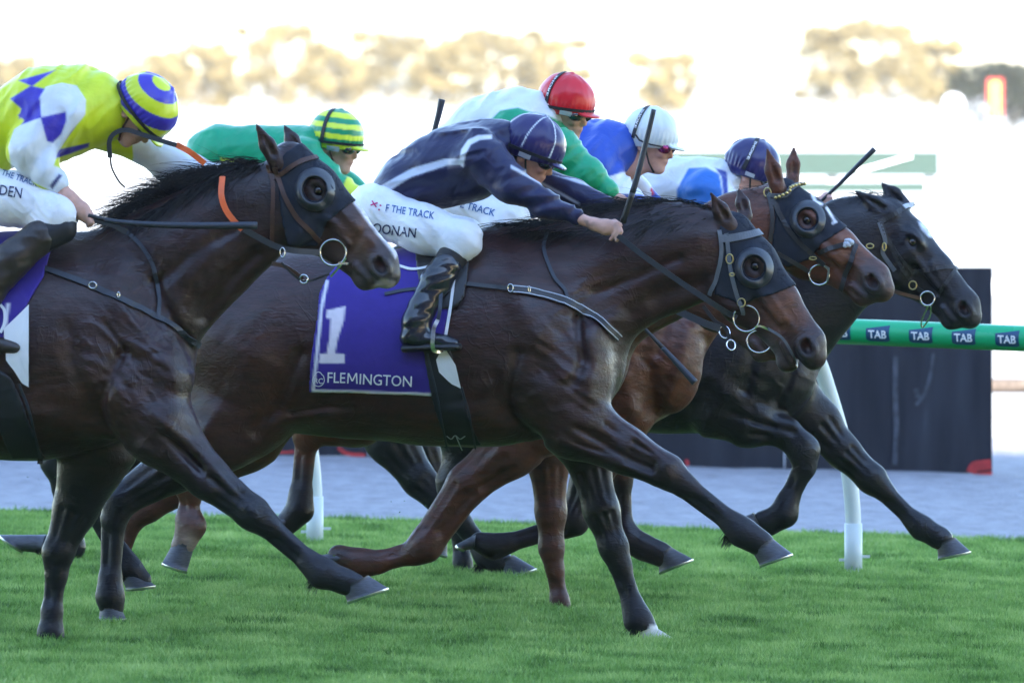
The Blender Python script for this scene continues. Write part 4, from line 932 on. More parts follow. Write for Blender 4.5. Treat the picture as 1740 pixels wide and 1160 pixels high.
    q = None
    V, F = f.net(); q = (V-O)@R.T; az = np.arctan2(q[:,1], q[:,0]); el = q[:,2]
    puck = .0022*np.sin(az*34+2*vnoise(az*3, el*20, 8))*np.exp(-((el-.025)/.03)**2)+.0028*vnoise(az*4, el*30, 12)
    V = V+(V-(O+R.T@np.array([0,0,.04])))/.12*puck[:,None]*(q[:,0] < .118)[:,None]
    C = S['capfn'](q, V) if 'capfn' in S else np.tile(S['capcol'], (len(V), 1))
    cap = link('cap', mesh_np('cap', V, F, M_CAPM, True, C), root)
    loc = lambda p: Vector(O+R.T@np.array(p))
    k = S.get('cs', 1.)
    band = [loc((-.006+.1235*k*math.cos(a), .1095*k*math.sin(a), .014+.016*math.cos(a))) for a in np.linspace(0, 2*math.pi, 41)[:-1]]
    nr = [(-(loc((-.006,0,.04))-p)).normalized() for p in band]
    if S.get('band', True):
        MB().ribbon(band+[band[0]], .012, .004, nr+[nr[0]]).build('helmet_band', M_BAND, cap)
    sa = S.get('strap', None)
    if sa:
        pts = [(sa[0]+sa[1]*math.sin(u), 0, 0) for u in (0,)]
        P = [loc((sa[0]+sa[1]*(u/1.5), -.112*k*math.cos(u)*math.sqrt(max(0, 1-((sa[0]+sa[1]*(u/1.5))/.13)**2)), .046+.114*k*math.sin(u)*math.sqrt(max(0, 1-((sa[0]+sa[1]*(u/1.5))/.13)**2)))) for u in np.linspace(-.35, 1.45, 14)]
        nn = [((p-loc((0,0,.046))).normalized()) for p in P]
        gs_ = MB().ribbon(P, .018, .003, nn).build('goggle_strap', M_BAND, cap)
        if S.get('word'):
            TV, TF = text_mesh(S['word'], .02); x0, x1, y1 = TV[:,0].min(), TV[:,0].max(), TV[:,1].max(); LV = []
            for v in TV:
                t_ = 9.5-6.5*(v[0]-x0)/(x1-x0); i0 = int(t_); w_ = t_-i0; p = P[i0]*(1-w_)+P[i0+1]*w_; nm_ = nn[i0]; tg = (P[i0]-P[i0+1]).normalized(); sd = tg.cross(nm_).normalized()
                LV.append(p+nm_*.0035-sd*(v[1]/y1-.5)*-.011)
            MB().add(LV, TF).build('lettering', M_WHITE, gs_)
    MB().tube([loc(p) for p in ((-.002,-.090,.010),(.015,-.082,-.03),(.035,-.062,-.075),(.055,-.03,-.108),(.06,0,-.114),(.055,.03,-.108),(.035,.062,-.075),(.0,.09,.0))], .0045, 6).build('chin_strap', S.get('chin', M_BAND), cap, True)
    for (tx, p0, p1, hh) in S.get('captext', []): P_, F_ = text_px(tx, p0, p1, hh, .015); print_on(f, cap, 'lettering', P_, F_, M_WHITE, .0065)
    for (pl, mt) in S.get('cappatch', []): poly_on(f, cap, 'label_tag', pl, mt, .006)
    # goggles
    if S.get('gog', True):
        g = Field(fr, O-.14, O+.14, .005); g.blob((.076,-.036,.002), (.030,.040,.027), .012, F=PF); g.blob((.076,.036,.002), (.030,.040,.027), .012, F=PF)
        V, F = g.net(); go = link('goggles', mesh_np('goggles', V, F, S.get('lens', M_LENS), True), root)
        for y in (-1, 1):
            P = [loc((.085,y*.050,.004)), loc((.062,y*.068,.004)), loc((.035,y*.079,.006)), loc((.0,y*.088,.010)), loc((-.04,y*.085,.016))]
            MB().ribbon(P, .024, .005, [(0,y,0)]*5 if y > 0 else [(.2,-1,.1)]*5).build('goggle_frame', M_BAND, go)
    return root, fs, fc, f, PF
def whip(fr, pts, r0, r1, label, grip=.3):
    root = empty('riding_whip', fr.loc(), -fr.th, label=label, cat='whip', group='riding whips')
    P = [fr.L(*p) for p in pts]; P = [np.array(p) for p in spline(P, 8)] if len(P) > 2 else [P[0]+(P[1]-P[0])*t for t in np.linspace(0,1,9)]
    n = len(P); rs = [(r0+(r1-r0)*(i/(n-1)))/fr.ppm for i in range(n)]; g = max(2, int(n*grip))
    MB().tube(P[:g+1], rs[:g+1], 8).build('grip', M_LEATH, root, True); MB().tube(P[g:], rs[g:], 8).build('shaft', M_RUBBER, root, True)
    return root
NAVY = (.012,.013,.062); YEL = (.62,.72,.02); BLU = (.045,.03,.42); GRN = (.0,.30,.14); WHT = (.66,.70,.76)
# navy jockey on number one
def cap3(q, V):
    C = np.tile((.018,.013,.10), (len(V), 1)).astype(float); az = np.arctan2(q[:,1], q[:,0]+.006); r = np.hypot(q[:,0]+.006, q[:,1])
    d = np.min([np.abs(np.angle(np.exp(1j*(az-a))))*r for a in np.radians((-160,-100,-40,20,80,140))], 0); a = sm(.0034,.0012,d)*(r > .006)*(q[:,2] > .02)
    return C*(1-a[:,None])+np.array(WHT)*a[:,None]
J3 = jockey(dict(fr=FM, h=.006, hb=.0052, cap=(909,243), pitch=28, yaw=4, cs=1.07, label='jockey in navy silks with white piping on the number 1 horse',
    torso=[(648,336,27,0,1.35),(690,312,46,0,1.25),(745,292,59,0,1.2),(795,274,65,0,1.22),(838,246,42,0,1.15),(858,236,27,0,1.)],
    arms=[dict(rows=[(812,262,42,-.15),(866,312,29,-.20),(925,346,20,-.205),(976,368,13.5,-.205)], skin=[(976,368,10,-.205),(1012,382,9.5,-.205)], hand=((1010,381),(1036,386),-.205,(1,.02),(-.05,1),14,True)),
          dict(rows=[(836,268,38,.14),(905,304,27,.15),(975,328,22,.12),(1048,356,15,.06)], skin=[(1048,356,10,.06),(1070,366,9,.06)], hand=((1066,364),(1084,374),.06,(1,.2),(-.1,1)))],
    legs=[[(636,354,40,0,1.6),(650,362,43,-.09,1),(722,390,39,-.18,1),(786,408,31,-.235,.9),(772,432,22,-.25,.9)], [(636,354,40,0,1.6),(650,362,43,.09,1),(722,388,39,.18,1),(790,404,31,.235,.9),(780,436,22,.25,.9)]],
    boots=[('sock', [(776,424,26,-.250,.85),(752,462,24,-.275,.85)], M_BAND),
           ('boot', [(758,452,25,-.28,.8),(742,478,27,-.295,.8),(718,522,23,-.32,.85),(708,548,24,-.335,.85),(700,572,19,-.34,.9),(718,577,18,-.34,.9),(770,583,11,-.35,1.1)], M_BOOT),
           ('boot_sole', [(688,592,7,-.34,3.0),(728,590,6,-.34,3.4),(778,589,7,-.35,3.0)], M_LEATH),
           ('boot', [(770,440,22,.27,.8),(735,500,24,.31,.8),(716,560,20,.34,.9),(770,583,11,.35,1.1)], M_BOOT)],
    silk=NAVY, fang=.25, tattoo=(998,378,16,14),
    patt=[((.50,.55,.68),[(625,330),(640,338),(700,300),(760,281),(783,280),(783,270),(756,270),(700,286),(650,314)]),
          ((.62,.66,.76),[(779,278),(787,284),(791,262),(800,246),(815,238),(836,236),(836,229),(812,230),(795,238),(784,254)]),
          ((.5,.55,.68),[(868,286),(905,306),(950,330),(985,350),(985,345),(950,325),(905,301),(868,280)]),
          ((.5,.55,.68),[(925,292),(985,312),(1040,326),(1040,320),(985,303),(925,286)])],
    texts=[('F THE TRACK', (655,359), (737,373), 12, M_BLUET), ('OONAN', (633,394), (706,404), 16, M_NAVYT), ('×:', (628,352), (646,358), 12, M_PINKT)],
    capfn=cap3, cappatch=[([(884,256),(903,264),(900,271),(881,263)], M_SILVER)], captext=[], chin=M_BAND))
for a_, b_ in (((738,520,-.36),(752,590,-.385)),):
    st = rein_free(FM, HM, 'stirrup_leather', [(750,470,-.30),(748,520,-.365),(744,545,-.375)], 6, M_RUBBER, t=.004)
    rein_free(FM, HM, 'stirrup_iron', [(744,543,-.375),(737,560,-.385),(736,592,-.385),(748,596,-.36),(752,592,-.33)], 7, M_STEEL, t=.006)
whip(FM, [(1058,378,-.235),(1080,310,-.25),(1098,240,-.25),(1111,186,-.25)], 5.5, 4.2, 'long black whip held upright in front of the white-capped jockey by the navy jockey', .25)
# yellow and blue jockey
def cap1(q, V):
    c = J1O; d = V-c; d /= np.linalg.norm(d, axis=1, keepdims=True); ax = np.array([.55,-.38,.74]); a = np.degrees(np.arccos(np.clip(d@ax, -1, 1)))
    s_ = sm(-.12,.12,np.sin(a/180*math.pi*7.2-2.5))[:,None]; s_ = np.where((a > 118)[:,None], 0, s_); return np.array(YEL)*(1-s_)+np.array(BLU)*s_
pf = person_frame(F1, (252,180), -.02, 60, 8); J1O = pf[0]+pf[1].T@np.array([-.006,0,.046])
J1 = jockey(dict(fr=F1, h=.006, hb=.0055, cap=(252,180), cly=-.02, pitch=60, yaw=8, label='jockey in lime yellow and blue silks with white sleeves, head bowed', cs=1.08,
    torso=[(-70,290,50,0,1.3),(0,222,58,0,1.25),(80,195,78,0,1.15),(140,184,70,0,1.15),(178,186,48,0,1.1),(192,190,34,0,1.)],
    arms=[dict(rows=[(108,190,44,-.15),(52,254,35,-.21),(74,292,26,-.22),(97,312,17,-.23)], skin=[(97,312,12,-.23),(122,340,11,-.24)], hand=((118,336),(142,362),-.245,(.7,.7),(.25,.95),16)),
          dict(rows=[(165,215,38,.13),(240,248,26,.17),(290,280,30,.17),(338,292,18,.13)], skin=[(338,292,12,.13),(356,300,11,.12)], hand=((352,300),(370,312),.12,(.7,.7),(.2,1)))],
    legs=[[(-75,320,60,0,1.5),(-60,330,55,-.08,1),(30,338,44,-.18,1),(98,366,32,-.25,.9),(80,395,24,-.27,.9)], [(-75,320,60,0,1.5),(-60,330,55,.08,1),(30,338,44,.18,1),(98,366,32,.25,.9),(80,395,24,.27,.9)]],
    boots=[('sock', [(104,388,27,-.27,.85),(70,404,28,-.29,.85)], M_BAND), ('boot', [(66,404,29,-.30,.8),(22,440,31,-.32,.8),(-24,500,27,-.34,.85),(-45,560,24,-.35,.9),(-30,582,18,-.35,.9),(25,590,11,-.36,1.1)], M_BOOTB),
           ('boot', [(66,404,29,.30,.8),(-24,500,27,.33,.85),(-45,560,24,.35,.9),(20,588,12,.36,1.1)], M_BOOTB)],
    silk=YEL, fang=1.0, pymax=.1,
    patt=[(BLU,[(31,137),(95,119),(72,134),(55,147)]), (BLU,[(17,168),(52,146),(80,152),(60,190),(32,202),(36,185)]), (BLU,[(30,196),(48,185),(55,195),(42,205)]),
          (BLU,[(85,255),(100,228),(128,216),(112,238),(95,262)]), (BLU,[(88,268),(96,255),(152,243),(150,250),(118,262),(92,270)]),
          (WHT,[(66,168),(78,148),(105,141),(130,146),(146,170),(145,195),(120,225),(98,260),(90,285),(112,300),(90,326),(20,292),(14,250),(24,220),(60,196)]),
          (BLU,[(69,200),(112,190),(113,205),(104,228),(90,243),(80,240),(75,222)]), (BLU,[(60,180),(68,166),(70,200),(55,205),(36,212)]),
          (WHT,[(88,280),(118,292),(116,335),(92,336),(80,318)]), ((.03,.03,.12),[(84,316),(100,296),(106,298),(89,322)]), ((.62,.72,.02),[(183,110),(196,150),(190,200),(172,222),(176,150),(165,122)])],
    texts=[('THE TRACK', (2,298), (62,318), 10, M_BLUET), ('DEN', (-1,331), (36,337), 17, M_NAVYT)],
    silkfn=lambda fr, V, C: np.where(((V[:,1] > .06) & (fr.P(V)[0] > 226))[:,None], np.array(WHT)[None], C), capfn=cap1, chin=M_LEATHB))
rein_free(F1, J1[0], 'helmet_strap', [(187,268,-.11),(186,240,-.12),(196,226,-.12),(215,221,-.125),(240,228,-.13),(270,238,-.13),(300,247,-.125)], 8, M_RUBBER)
rein_free(F1, J1[0], 'hanging_cord', [(187,262,-.11),(190,285,-.11),(202,308,-.10),(212,318,-.08)], 3, M_LEATH)
whip(F1, [(150,366,-.27),(200,377,-.27),(300,383,-.27),(437,383,-.26)], 3.4, 6.4, 'black whip held level along the leftmost horse neck by the yellow jockey', .2)
rein_free(F1, H1, 'rein', [(150,372,-.255),(190,382,-.22),(215,395,-.2)], 9, M_RUBBER)
# green jockey
def cap2(q, V):
    t = q[:,2]-.12*q[:,0]; s_ = sm(-.15,.15,np.sin((t-.010)/.0465*2*math.pi))[:,None]; return np.array((.68,.80,.04))*(1-s_)+np.array((.0,.26,.11))*s_
J2 = jockey(dict(fr=F2, h=.008, cap=(573,228), pitch=14, yaw=12, cs=1.04, label='jockey in green silks and lemon hooped cap behind the left hooded horse',
    torso=[(345,262,32,0,1.4),(375,258,42,0,1.3),(440,262,45,0,1.2),(495,258,42,0,1.25),(530,250,32,0,1.2),(545,246,24)],
    arms=[dict(rows=[(520,270,34,-.14),(575,325,25,-.18),(625,345,20,-.18)], skin=[(625,345,12,-.18),(650,352,11,-.18)], hand=((648,352),(668,358),-.18,(1,.2),(0,1))), dict(rows=[(520,270,34,.14),(590,320,25,.18),(640,350,18,.15)])],
    legs=[[(345,290,42,0,1.5),(420,330,42,-.15,1),(500,380,30,-.22,.9),(450,430,22,-.25,.9)], [(345,290,42,0,1.5),(420,330,42,.15,1),(500,380,30,.22,.9)]],
    silk=GRN, fang=.2, patt=[((.62,.72,.04),[(375,268),(420,275),(420,285),(372,290)]), ((.62,.72,.04),[(590,300),(630,310),(650,370),(560,370)])],
    capfn=cap2, strap=(-.03,-.012), captext=[], cappatch=[([(556,246),(577,249),(576,256),(555,253)], M_SILVER)], chin=M_LEATHB))
O, R = J2[4]; ring_at(O+R.T@np.array([.088,-.052,.0]), .013, .003, J2[0], 'goggle_vent', M_BRASS, nrm=(.4,-1,0))
# red cap
J4 = jockey(dict(fr=F4, h=.007, cap=(964,168), pitch=16, yaw=24, cs=1.02, label='jockey in white and green silks with a bright red cap, behind the navy rider',
    torso=[(740,300,40,0,1.4),(775,262,50,0,1.3),(825,225,58,0,1.2),(880,210,58,0,1.2),(920,206,44,0,1.15),(940,206,30)],
    arms=[dict(rows=[(872,226,42,-.15),(948,258,36,-.20),(995,296,26,-.2),(1042,332,15,-.18)], skin=[(1042,332,10,-.18),(1056,343,10,-.18)], hand=((1054,342),(1068,354),-.18,(.8,.6),(-.3,1))),
          dict(rows=[(900,225,40,.14),(960,290,24,.18),(1020,340,16,.15)])],
    legs=[[(735,325,45,0,1.5),(780,345,40,-.12,1),(860,372,32,-.2,.9),(830,420,22,-.25,.9)], [(735,325,45,0,1.5),(790,345,40,.12,1),(870,372,32,.2,.9)]],
    silk=WHT, fang=.6, patt=[((.0,.30,.14),[(832,206),(850,188),(880,183),(900,190),(925,195),(975,215),(1030,265),(1080,325),(1030,350),(960,330),(880,280),(850,230)])],
    texts=[('E TRACK', (782,352), (840,368), 12, M_BLUET)], capcol=(.62,.008,.02), strap=(-.035,-.004), word='SHORE', cappatch=[([(952,186),(972,190),(971,197),(951,193)], M_SILVER)]))
whip(F4, [(733,240,-.1),(738,222,-.1),(745,196,-.1),(751,169,-.1)], 3.5, 6., 'short stub of black whip standing up behind the back of the navy jockey', .2)
whip(F4, [(1090,552,-.33),(1118,582,-.33),(1150,616,-.33),(1181,650,-.33)], 2.2, 6.5, 'thin black whip pointing down across the chest of the bay', .4)
# white cap
J5 = jockey(dict(fr=F5, h=.007, cap=(1108,224), pitch=16, yaw=8, cs=1.0, label='jockey in royal blue silks with white cap and mirrored goggles',
    torso=[(900,330,40,0,1.4),(940,298,52,0,1.3),(990,268,60,0,1.2),(1035,256,50,0,1.2),(1062,248,30)],
    arms=[dict(rows=[(1010,278,42,-.14),(1060,345,28,-.18),(1120,375,17,-.15)]), dict(rows=[(1030,280,34,.14),(1080,322,22,.18),(1112,345,15,.15)])],
    legs=[], silk=(.014,.065,.40), fang=.9, patt=[(WHT,[(1035,300),(1060,292),(1110,300),(1108,330),(1030,330)]),((.55,.02,.05),[(1100,322),(1108,318),(1112,330),(1104,334)])], pymax=.4,
    silkfn=lambda fr, V, C: np.where(((V[:,1] > .09) & (fr.P(V)[0] > 1070) & (fr.P(V)[0] < 1106))[:,None], np.array(WHT)[None], C),
    capcol=(.62,.68,.70), lens=M_LENSR, band=False, strap=(-.052,.005), word='SHORE'))
MB().tube([Vector(J5[4][0]+J5[4][1].T@np.array(p)) for p in ((-.05,-.098,.03),(-.02,-.104,.008),(.03,-.098,.004),(.08,-.075,.008))], .004, 6).build('goggle_strap', M_BAND, J5[0], True)
# navy cap
J6 = jockey(dict(fr=F6, h=.008, cap=(1281,278), pitch=26, yaw=-8, cs=1.03, label='jockey in white and blue silks with plain navy cap, behind the pricked ears',
    torso=[(1060,350,36,0,1.4),(1100,328,46,0,1.3),(1150,318,46,0,1.2),(1205,316,45,0,1.2),(1240,306,30)],
    arms=[dict(rows=[(1200,326,42,-.13),(1250,380,28,-.18),(1310,410,18,-.15)]), dict(rows=[(1205,325,38,.13),(1270,390,26,.18),(1340,400,18,.15)], skin=[(1340,400,12,.15),(1380,360,10,.1)], hand=((1375,362),(1396,345),.1,(1,-.7),(0,1)))],
    legs=[], silk=WHT, fang=.3, patt=[((.02,.14,.48),[(1150,322),(1170,286),(1200,284),(1222,296),(1228,330),(1232,350),(1150,350)]),((.02,.05,.3),[(1215,285),(1235,292),(1238,340),(1230,340),(1226,300)])],
    capcol=(.018,.016,.10), gog=True, strap=(-.038,.0), band=False, word='SHORE', cappatch=[([(1268,290),(1283,296),(1281,302),(1266,296)], M_SILVER)]))
whip(F6, [(1392,345,.08),(1425,314,.08),(1455,284,.08),(1486,253,.08)], 2.6, 4.6, 'black whip pointing up to the right between the two right-hand horse heads', .15)
#@@PART4
# ------------------------------------------------------------------ ground
def gclamp(x): return -GT*np.clip(x, -14, 14)
def sheet(name, x0, x1, y0, y1, nx, ny, dz, mat, bumps=0., seed=1, kind='structure', label=None):
    X, Y = np.meshgrid(np.linspace(x0, x1, nx), np.linspace(y0, y1, ny), indexing='ij')
    Z = gclamp(X)+dz+(bumps*(vnoise(X*1.3, Y*1.3, seed)+.6*vnoise(X*4, Y*3.4, seed+1)+.4*vnoise(X*9, Y*8, seed+2)) if bumps else 0)
    V = np.stack([X, Y, Z], -1).reshape(-1, 3); i = np.arange(nx*ny).reshape(nx, ny)
    F = np.stack([i[:-1,:-1], i[1:,:-1], i[1:,1:], i[:-1,1:]], -1).reshape(-1, 4)
    return link(name, mesh_np(name, V, F, mat, True), None, kind=kind)
def noise_mat(name, stops, scale, rough=.9, bump=.5, bscale=30, bdist=.02, detail=6, coords='Object', stretch=(1,1,1), sub=None):
    m, t, b = nt(name); L = t.links; tc = nd(t, 'ShaderNodeTexCoord'); mp = nd(t, 'ShaderNodeMapping'); L.new(tc.outputs[coords], mp.inputs[0]); mp.inputs['Scale'].default_value = stretch
    n = nd(t, 'ShaderNodeTexNoise'); n.inputs['Scale'].default_value = scale; n.inputs['Detail'].default_value = detail; n.inputs['Roughness'].default_value = .62; L.new(mp.outputs[0], n.inputs['Vector'])
    r = nd(t, 'ShaderNodeValToRGB'); L.new(n.outputs['Fac'], r.inputs[0]); e = r.color_ramp.elements
    e[0].position, e[0].color = stops[0][0], (*stops[0][1], 1); e[1].position, e[1].color = stops[-1][0], (*stops[-1][1], 1)
    for p, c in stops[1:-1]: q = e.new(p); q.color = (*c, 1)
    L.new(r.outputs[0], b.inputs['Base Color']); b.inputs['Roughness'].default_value = rough; b.inputs['Specular IOR Level'].default_value = .25
    n2 = nd(t, 'ShaderNodeTexNoise'); n2.inputs['Scale'].default_value = bscale; n2.inputs['Detail'].default_value = 5; L.new(mp.outputs[0], n2.inputs['Vector'])
    bp = nd(t, 'ShaderNodeBump'); bp.inputs['Strength'].default_value = bump; bp.inputs['Distance'].default_value = bdist; L.new(n2.outputs['Fac'], bp.inputs['Height']); L.new(bp.outputs[0], b.inputs['Normal'])
    return m
M_TURF = noise_mat('turf_soil', [(.3,(.035,.085,.018)),(.7,(.075,.16,.035))], 6)
M_SAND = noise_mat('track_sand', [(.30,(.20,.19,.205)),(.50,(.26,.25,.27)),(.72,(.32,.31,.33))], 9, bump=.6, bscale=40, bdist=.02, stretch=(1,.3,1), detail=12)
M_PALE = noise_mat('pale_ground', [(.3,(.40,.38,.35)),(.7,(.50,.48,.45))], .3, bump=.3)
sheet('ground', -400, 400, 17, 5000, 60, 80, -.030, M_PALE)
sheet('sand_track', -16, 16, 9.4, 26, 420, 260, -.020, M_SAND, .008, 3)
sheet('turf_track', -16, 16, -70, 9.9, 120, 200, 0., M_TURF, .006, 7)
# grass: tufts instanced over the turf
rgn = np.random.default_rng(3)
def tuft(n, rad, hlo, hhi):
    V = []; F = []
    for _ in range(n):
        a = rgn.uniform(0, 6.28); r = rad*math.sqrt(rgn.random()); x, y = r*math.cos(a), r*math.sin(a); hh = rgn.uniform(hlo, hhi); w = rgn.uniform(.0012,.0024)
        d = rgn.uniform(0, 6.28); lean = rgn.uniform(.05,.75)*hh; dx, dy = math.cos(d)*lean, math.sin(d)*lean; q = rgn.uniform(0, 3.14); ux, uy = math.cos(q)*w, math.sin(q)*w; b = len(V)
        V += [(x-ux,y-uy,-.004),(x+ux,y+uy,-.004),(x+dx*.35+ux*.9,y+dy*.35+uy*.9,hh*.55),(x+dx*.35-ux*.9,y+dy*.35-uy*.9,hh*.55),(x+dx,y+dy,hh)]
        F += [(b,b+1,b+2),(b,b+2,b+3),(b+3,b+2,b+4)]
    return V, F
mg, t, b = nt('grass_blades'); L = t.links
geo = nd(t, 'ShaderNodeNewGeometry'); n1 = nd(t, 'ShaderNodeTexNoise'); n1.inputs['Scale'].default_value = 2.6; n1.inputs['Detail'].default_value = 4; L.new(geo.outputs['Position'], n1.inputs['Vector'])
n2 = nd(t, 'ShaderNodeTexNoise'); n2.inputs['Scale'].default_value = 60; L.new(geo.outputs['Position'], n2.inputs['Vector'])
ad = nd(t, 'ShaderNodeMath', operation='MULTIPLY_ADD'); ad.inputs[1].default_value = .55; L.new(n2.outputs['Fac'], ad.inputs[0]); L.new(n1.outputs['Fac'], ad.inputs[2])
rp = nd(t, 'ShaderNodeValToRGB'); L.new(ad.outputs[0], rp.inputs[0]); e = rp.color_ramp.elements
e[0].position, e[0].color = .56, (.05,.13,.02,1); e[1].position, e[1].color = .96, (.42,.56,.17,1); q = e.new(.73); q.color = (.18,.34,.065,1)
L.new(rp.outputs[0], b.inputs['Base Color']); b.inputs['Roughness'].default_value = .5; b.inputs['Specular IOR Level'].default_value = .4
tr = nd(t, 'ShaderNodeBsdfTranslucent'); L.new(rp.outputs[0], tr.inputs[0]); mxs = nd(t, 'ShaderNodeMixShader'); mxs.inputs[0].default_value = .4
L.new(b.outputs[0], mxs.inputs[1]); L.new(tr.outputs[0], mxs.inputs[2]); L.new(mxs.outputs[0], t.nodes['Material Output'].inputs[0])
tufts = bpy.data.collections.new('grass_tufts')
for k in range(5):
    V, F = tuft(60, .075, .011+.002*k, .028+.006*k); o = bpy.data.objects.new('grass_tuft', mesh_np('grass_tuft', V, F, mg, False)); tufts.objects.link(o)
gx0, gx1, gy0, gy1 = -8.5, 8.5, -6.5, 9.95
X, Y = np.meshgrid(np.linspace(gx0, gx1, 40), np.linspace(gy0, gy1, 80), indexing='ij'); V = np.stack([X, Y, gclamp(X)+.001], -1).reshape(-1, 3)
edge_ = (Y.reshape(-1) > 9.8); V[edge_, 1] += .12*vnoise(V[edge_, 0]*3, V[edge_, 0]*0, 5)
i = np.arange(X.size).reshape(X.shape); F = np.stack([i[:-1,:-1], i[1:,:-1], i[1:,1:], i[:-1,1:]], -1).reshape(-1, 4)
grass = link('grass', mesh_np('grass', V, F, M_TURF), None, kind='stuff', label='short green turf grass under the horses', cat='grass')
ng = bpy.data.node_groups.new('grass_scatter', 'GeometryNodeTree')
ng.interface.new_socket('Geometry', in_out='INPUT', socket_type='NodeSocketGeometry'); ng.interface.new_socket('Geometry', in_out='OUTPUT', socket_type='NodeSocketGeometry')
gi_, go_ = ng.nodes.new('NodeGroupInput'), ng.nodes.new('NodeGroupOutput'); dp = ng.nodes.new('GeometryNodeDistributePointsOnFaces'); dp.inputs['Density'].default_value = 330
ci_ = ng.nodes.new('GeometryNodeCollectionInfo'); ci_.inputs[0].default_value = tufts; ci_.inputs['Separate Children'].default_value = True; ci_.inputs['Reset Children'].default_value = True
ip = ng.nodes.new('GeometryNodeInstanceOnPoints'); ip.inputs['Pick Instance'].default_value = True
rv = ng.nodes.new('FunctionNodeRandomValue'); rv.data_type = 'FLOAT_VECTOR'; rv.inputs[0].default_value = (0,0,0); rv.inputs[1].default_value = (.12,.12,6.28)
rs = ng.nodes.new('FunctionNodeRandomValue'); rs.data_type = 'FLOAT'; rs.inputs[2].default_value = .7; rs.inputs[3].default_value = 1.25; rs.inputs['Seed'].default_value = 4
jg = ng.nodes.new('GeometryNodeJoinGeometry'); K = ng.links
K.new(gi_.outputs[0], dp.inputs['Mesh']); K.new(dp.outputs['Points'], ip.inputs['Points']); K.new(ci_.outputs[0], ip.inputs['Instance']); K.new(rv.outputs[0], ip.inputs['Rotation']); K.new(rs.outputs[1], ip.inputs['Scale'])
K.new(ip.outputs[0], go_.inputs[0])
md = grass.modifiers.new('scatter', 'NODES'); md.node_group = ng

# ------------------------------------------------------------------ running rail
M_RAILG = surf('green_rail_paint', (.0,.40,.16), rough=.35, var=.06, vscale=3, bump=.05, rvar=.1)
M_RAILW = surf('white_rail_plastic', (.66,.70,.70), rough=.4, var=.05, vscale=4, bump=.1, bscale=30)
M_LOGO = surf('navy_logo_print', (.008,.06,.15), rough=.4, var=.05, bump=0)
pA, pB = W(535, 929, 47.4), W(1450, 981, 45.95); dR = Vector((pB.x-pA.x, pB.y-pA.y, 0)); span = dR.length; uR = dR.normalized(); nR = Vector((uR.y, -uR.x, 0))
slope = -.022
def rail_pt(s, up=0., out=0.): p = Vector((pB.x, pB.y, 0))+uR*s+nR*out; return Vector((p.x, p.y, -GT*pB.x+slope*s+up))
rl = empty('running_rail', rail_pt(0), label='green tube running rail with TAB lettering on curved white posts', cat='rail')
org = rail_pt(0)
tc0 = rail_pt(0, 1.120, .27); RT = .058
MB().tube([rail_pt(s, 1.120, .27)-org for s in np.linspace(-9.9, 3.2, 60)], RT, 28).build('rail_tube', M_RAILG, rl, True)
post_prof = [(1.052,.23),(1.02,.21),(.95,.175),(.82,.125),(.66,.07),(.50,.03),(.35,.008),(.22,0),(.0,0)]
pp = spline([(0, b_, a_) for a_, b_ in post_prof], 4)
# the post leans back under the tube: it is bent in the plane across and along the rail
pm = MB().tube([Vector((0,0,0))+uR*(-.55*q[1])+nR*q[1]*.75+Vector((0,0,q[2])) for q in pp], .036, 14)
post_me = None
for k in (-3, -2, -1, 0, 1):
    p = empty('post', rail_pt(span*k)-org); p.parent = rl
    if post_me is None: o = pm.build('stem', M_RAILW, p, True); post_me = o.data; sl = MB().tube([Vector((0,0,.24)), Vector((0,0,-.03))], .041, 14).build('sleeve', M_RAILW, p, True); pg = MB().box((.05,0,.09), (.05,.012,.012)).box((-.05,0,.075), (.03,.012,.012)).build('peg', M_RAILW, p)
    else:
        link('stem', post_me, p); link('sleeve', sl.data, p); link('peg', pg.data, p)
def on_tube(s, a, r): # a = angle up from the camera side
    c = rail_pt(s, 1.120, .27)-org; ca = nR*math.cos(a)+Vector((0,0,math.sin(a))); return c+ca*r
wl = .155; V0, F0 = text_mesh('TAB', .03)
s0 = None
for px in (1425, 1491, 1564, 1637, 1711, 1786):
    lo_, hi_ = -1.5, 3.2
    for _ in range(40):
        m_ = (lo_+hi_)/2; p = rail_pt(m_, 1.120, .27+RT); x = PCX+FPX*p.x/(p.y+CAMD); lo_, hi_ = (m_, hi_) if x < px else (lo_, m_)
    n = 7; VV = []; FF = []; k_ = 46.0/FPX
    w0 = 18.5*k_*span/2.46*1.03
    outline = [(-1,-.62),(-.96,.50),(.0,.62),(1.0,1.0),(.92,-.62),(.72,-.85),(-.72,-.85)]
    # logo body as a small grid so that it follows the tube
    for i_ in range(n+1):
        for j_ in range(n+1):
            u = -1+2*i_/n; lowv = -.85 if abs(u) < .8 else -.70; topv = .45+.40*max(0, (u+1)/2)**1.2; v = lowv+(topv-lowv)*j_/n
            VV.append(on_tube(m_+u*w0, v*.80, RT+.0015))
    for i_ in range(n):
        for j_ in range(n): a_ = i_*(n+1)+j_; FF.append((a_, a_+n+1, a_+n+2, a_+1))
    lg = MB().add(VV, FF).build('logo', M_LOGO, rl, True)
    x0_, x1_ = V0[:,0].min(), V0[:,0].max(); y1_ = V0[:,1].max()
    TV = [on_tube(m_+(-.78+1.56*(v[0]-x0_)/(x1_-x0_))*w0, (-.45+.72*v[1]/y1_)*.80, RT+.004) for v in V0]
    MB().add(TV, F0).build('lettering', M_WHITE, lg)

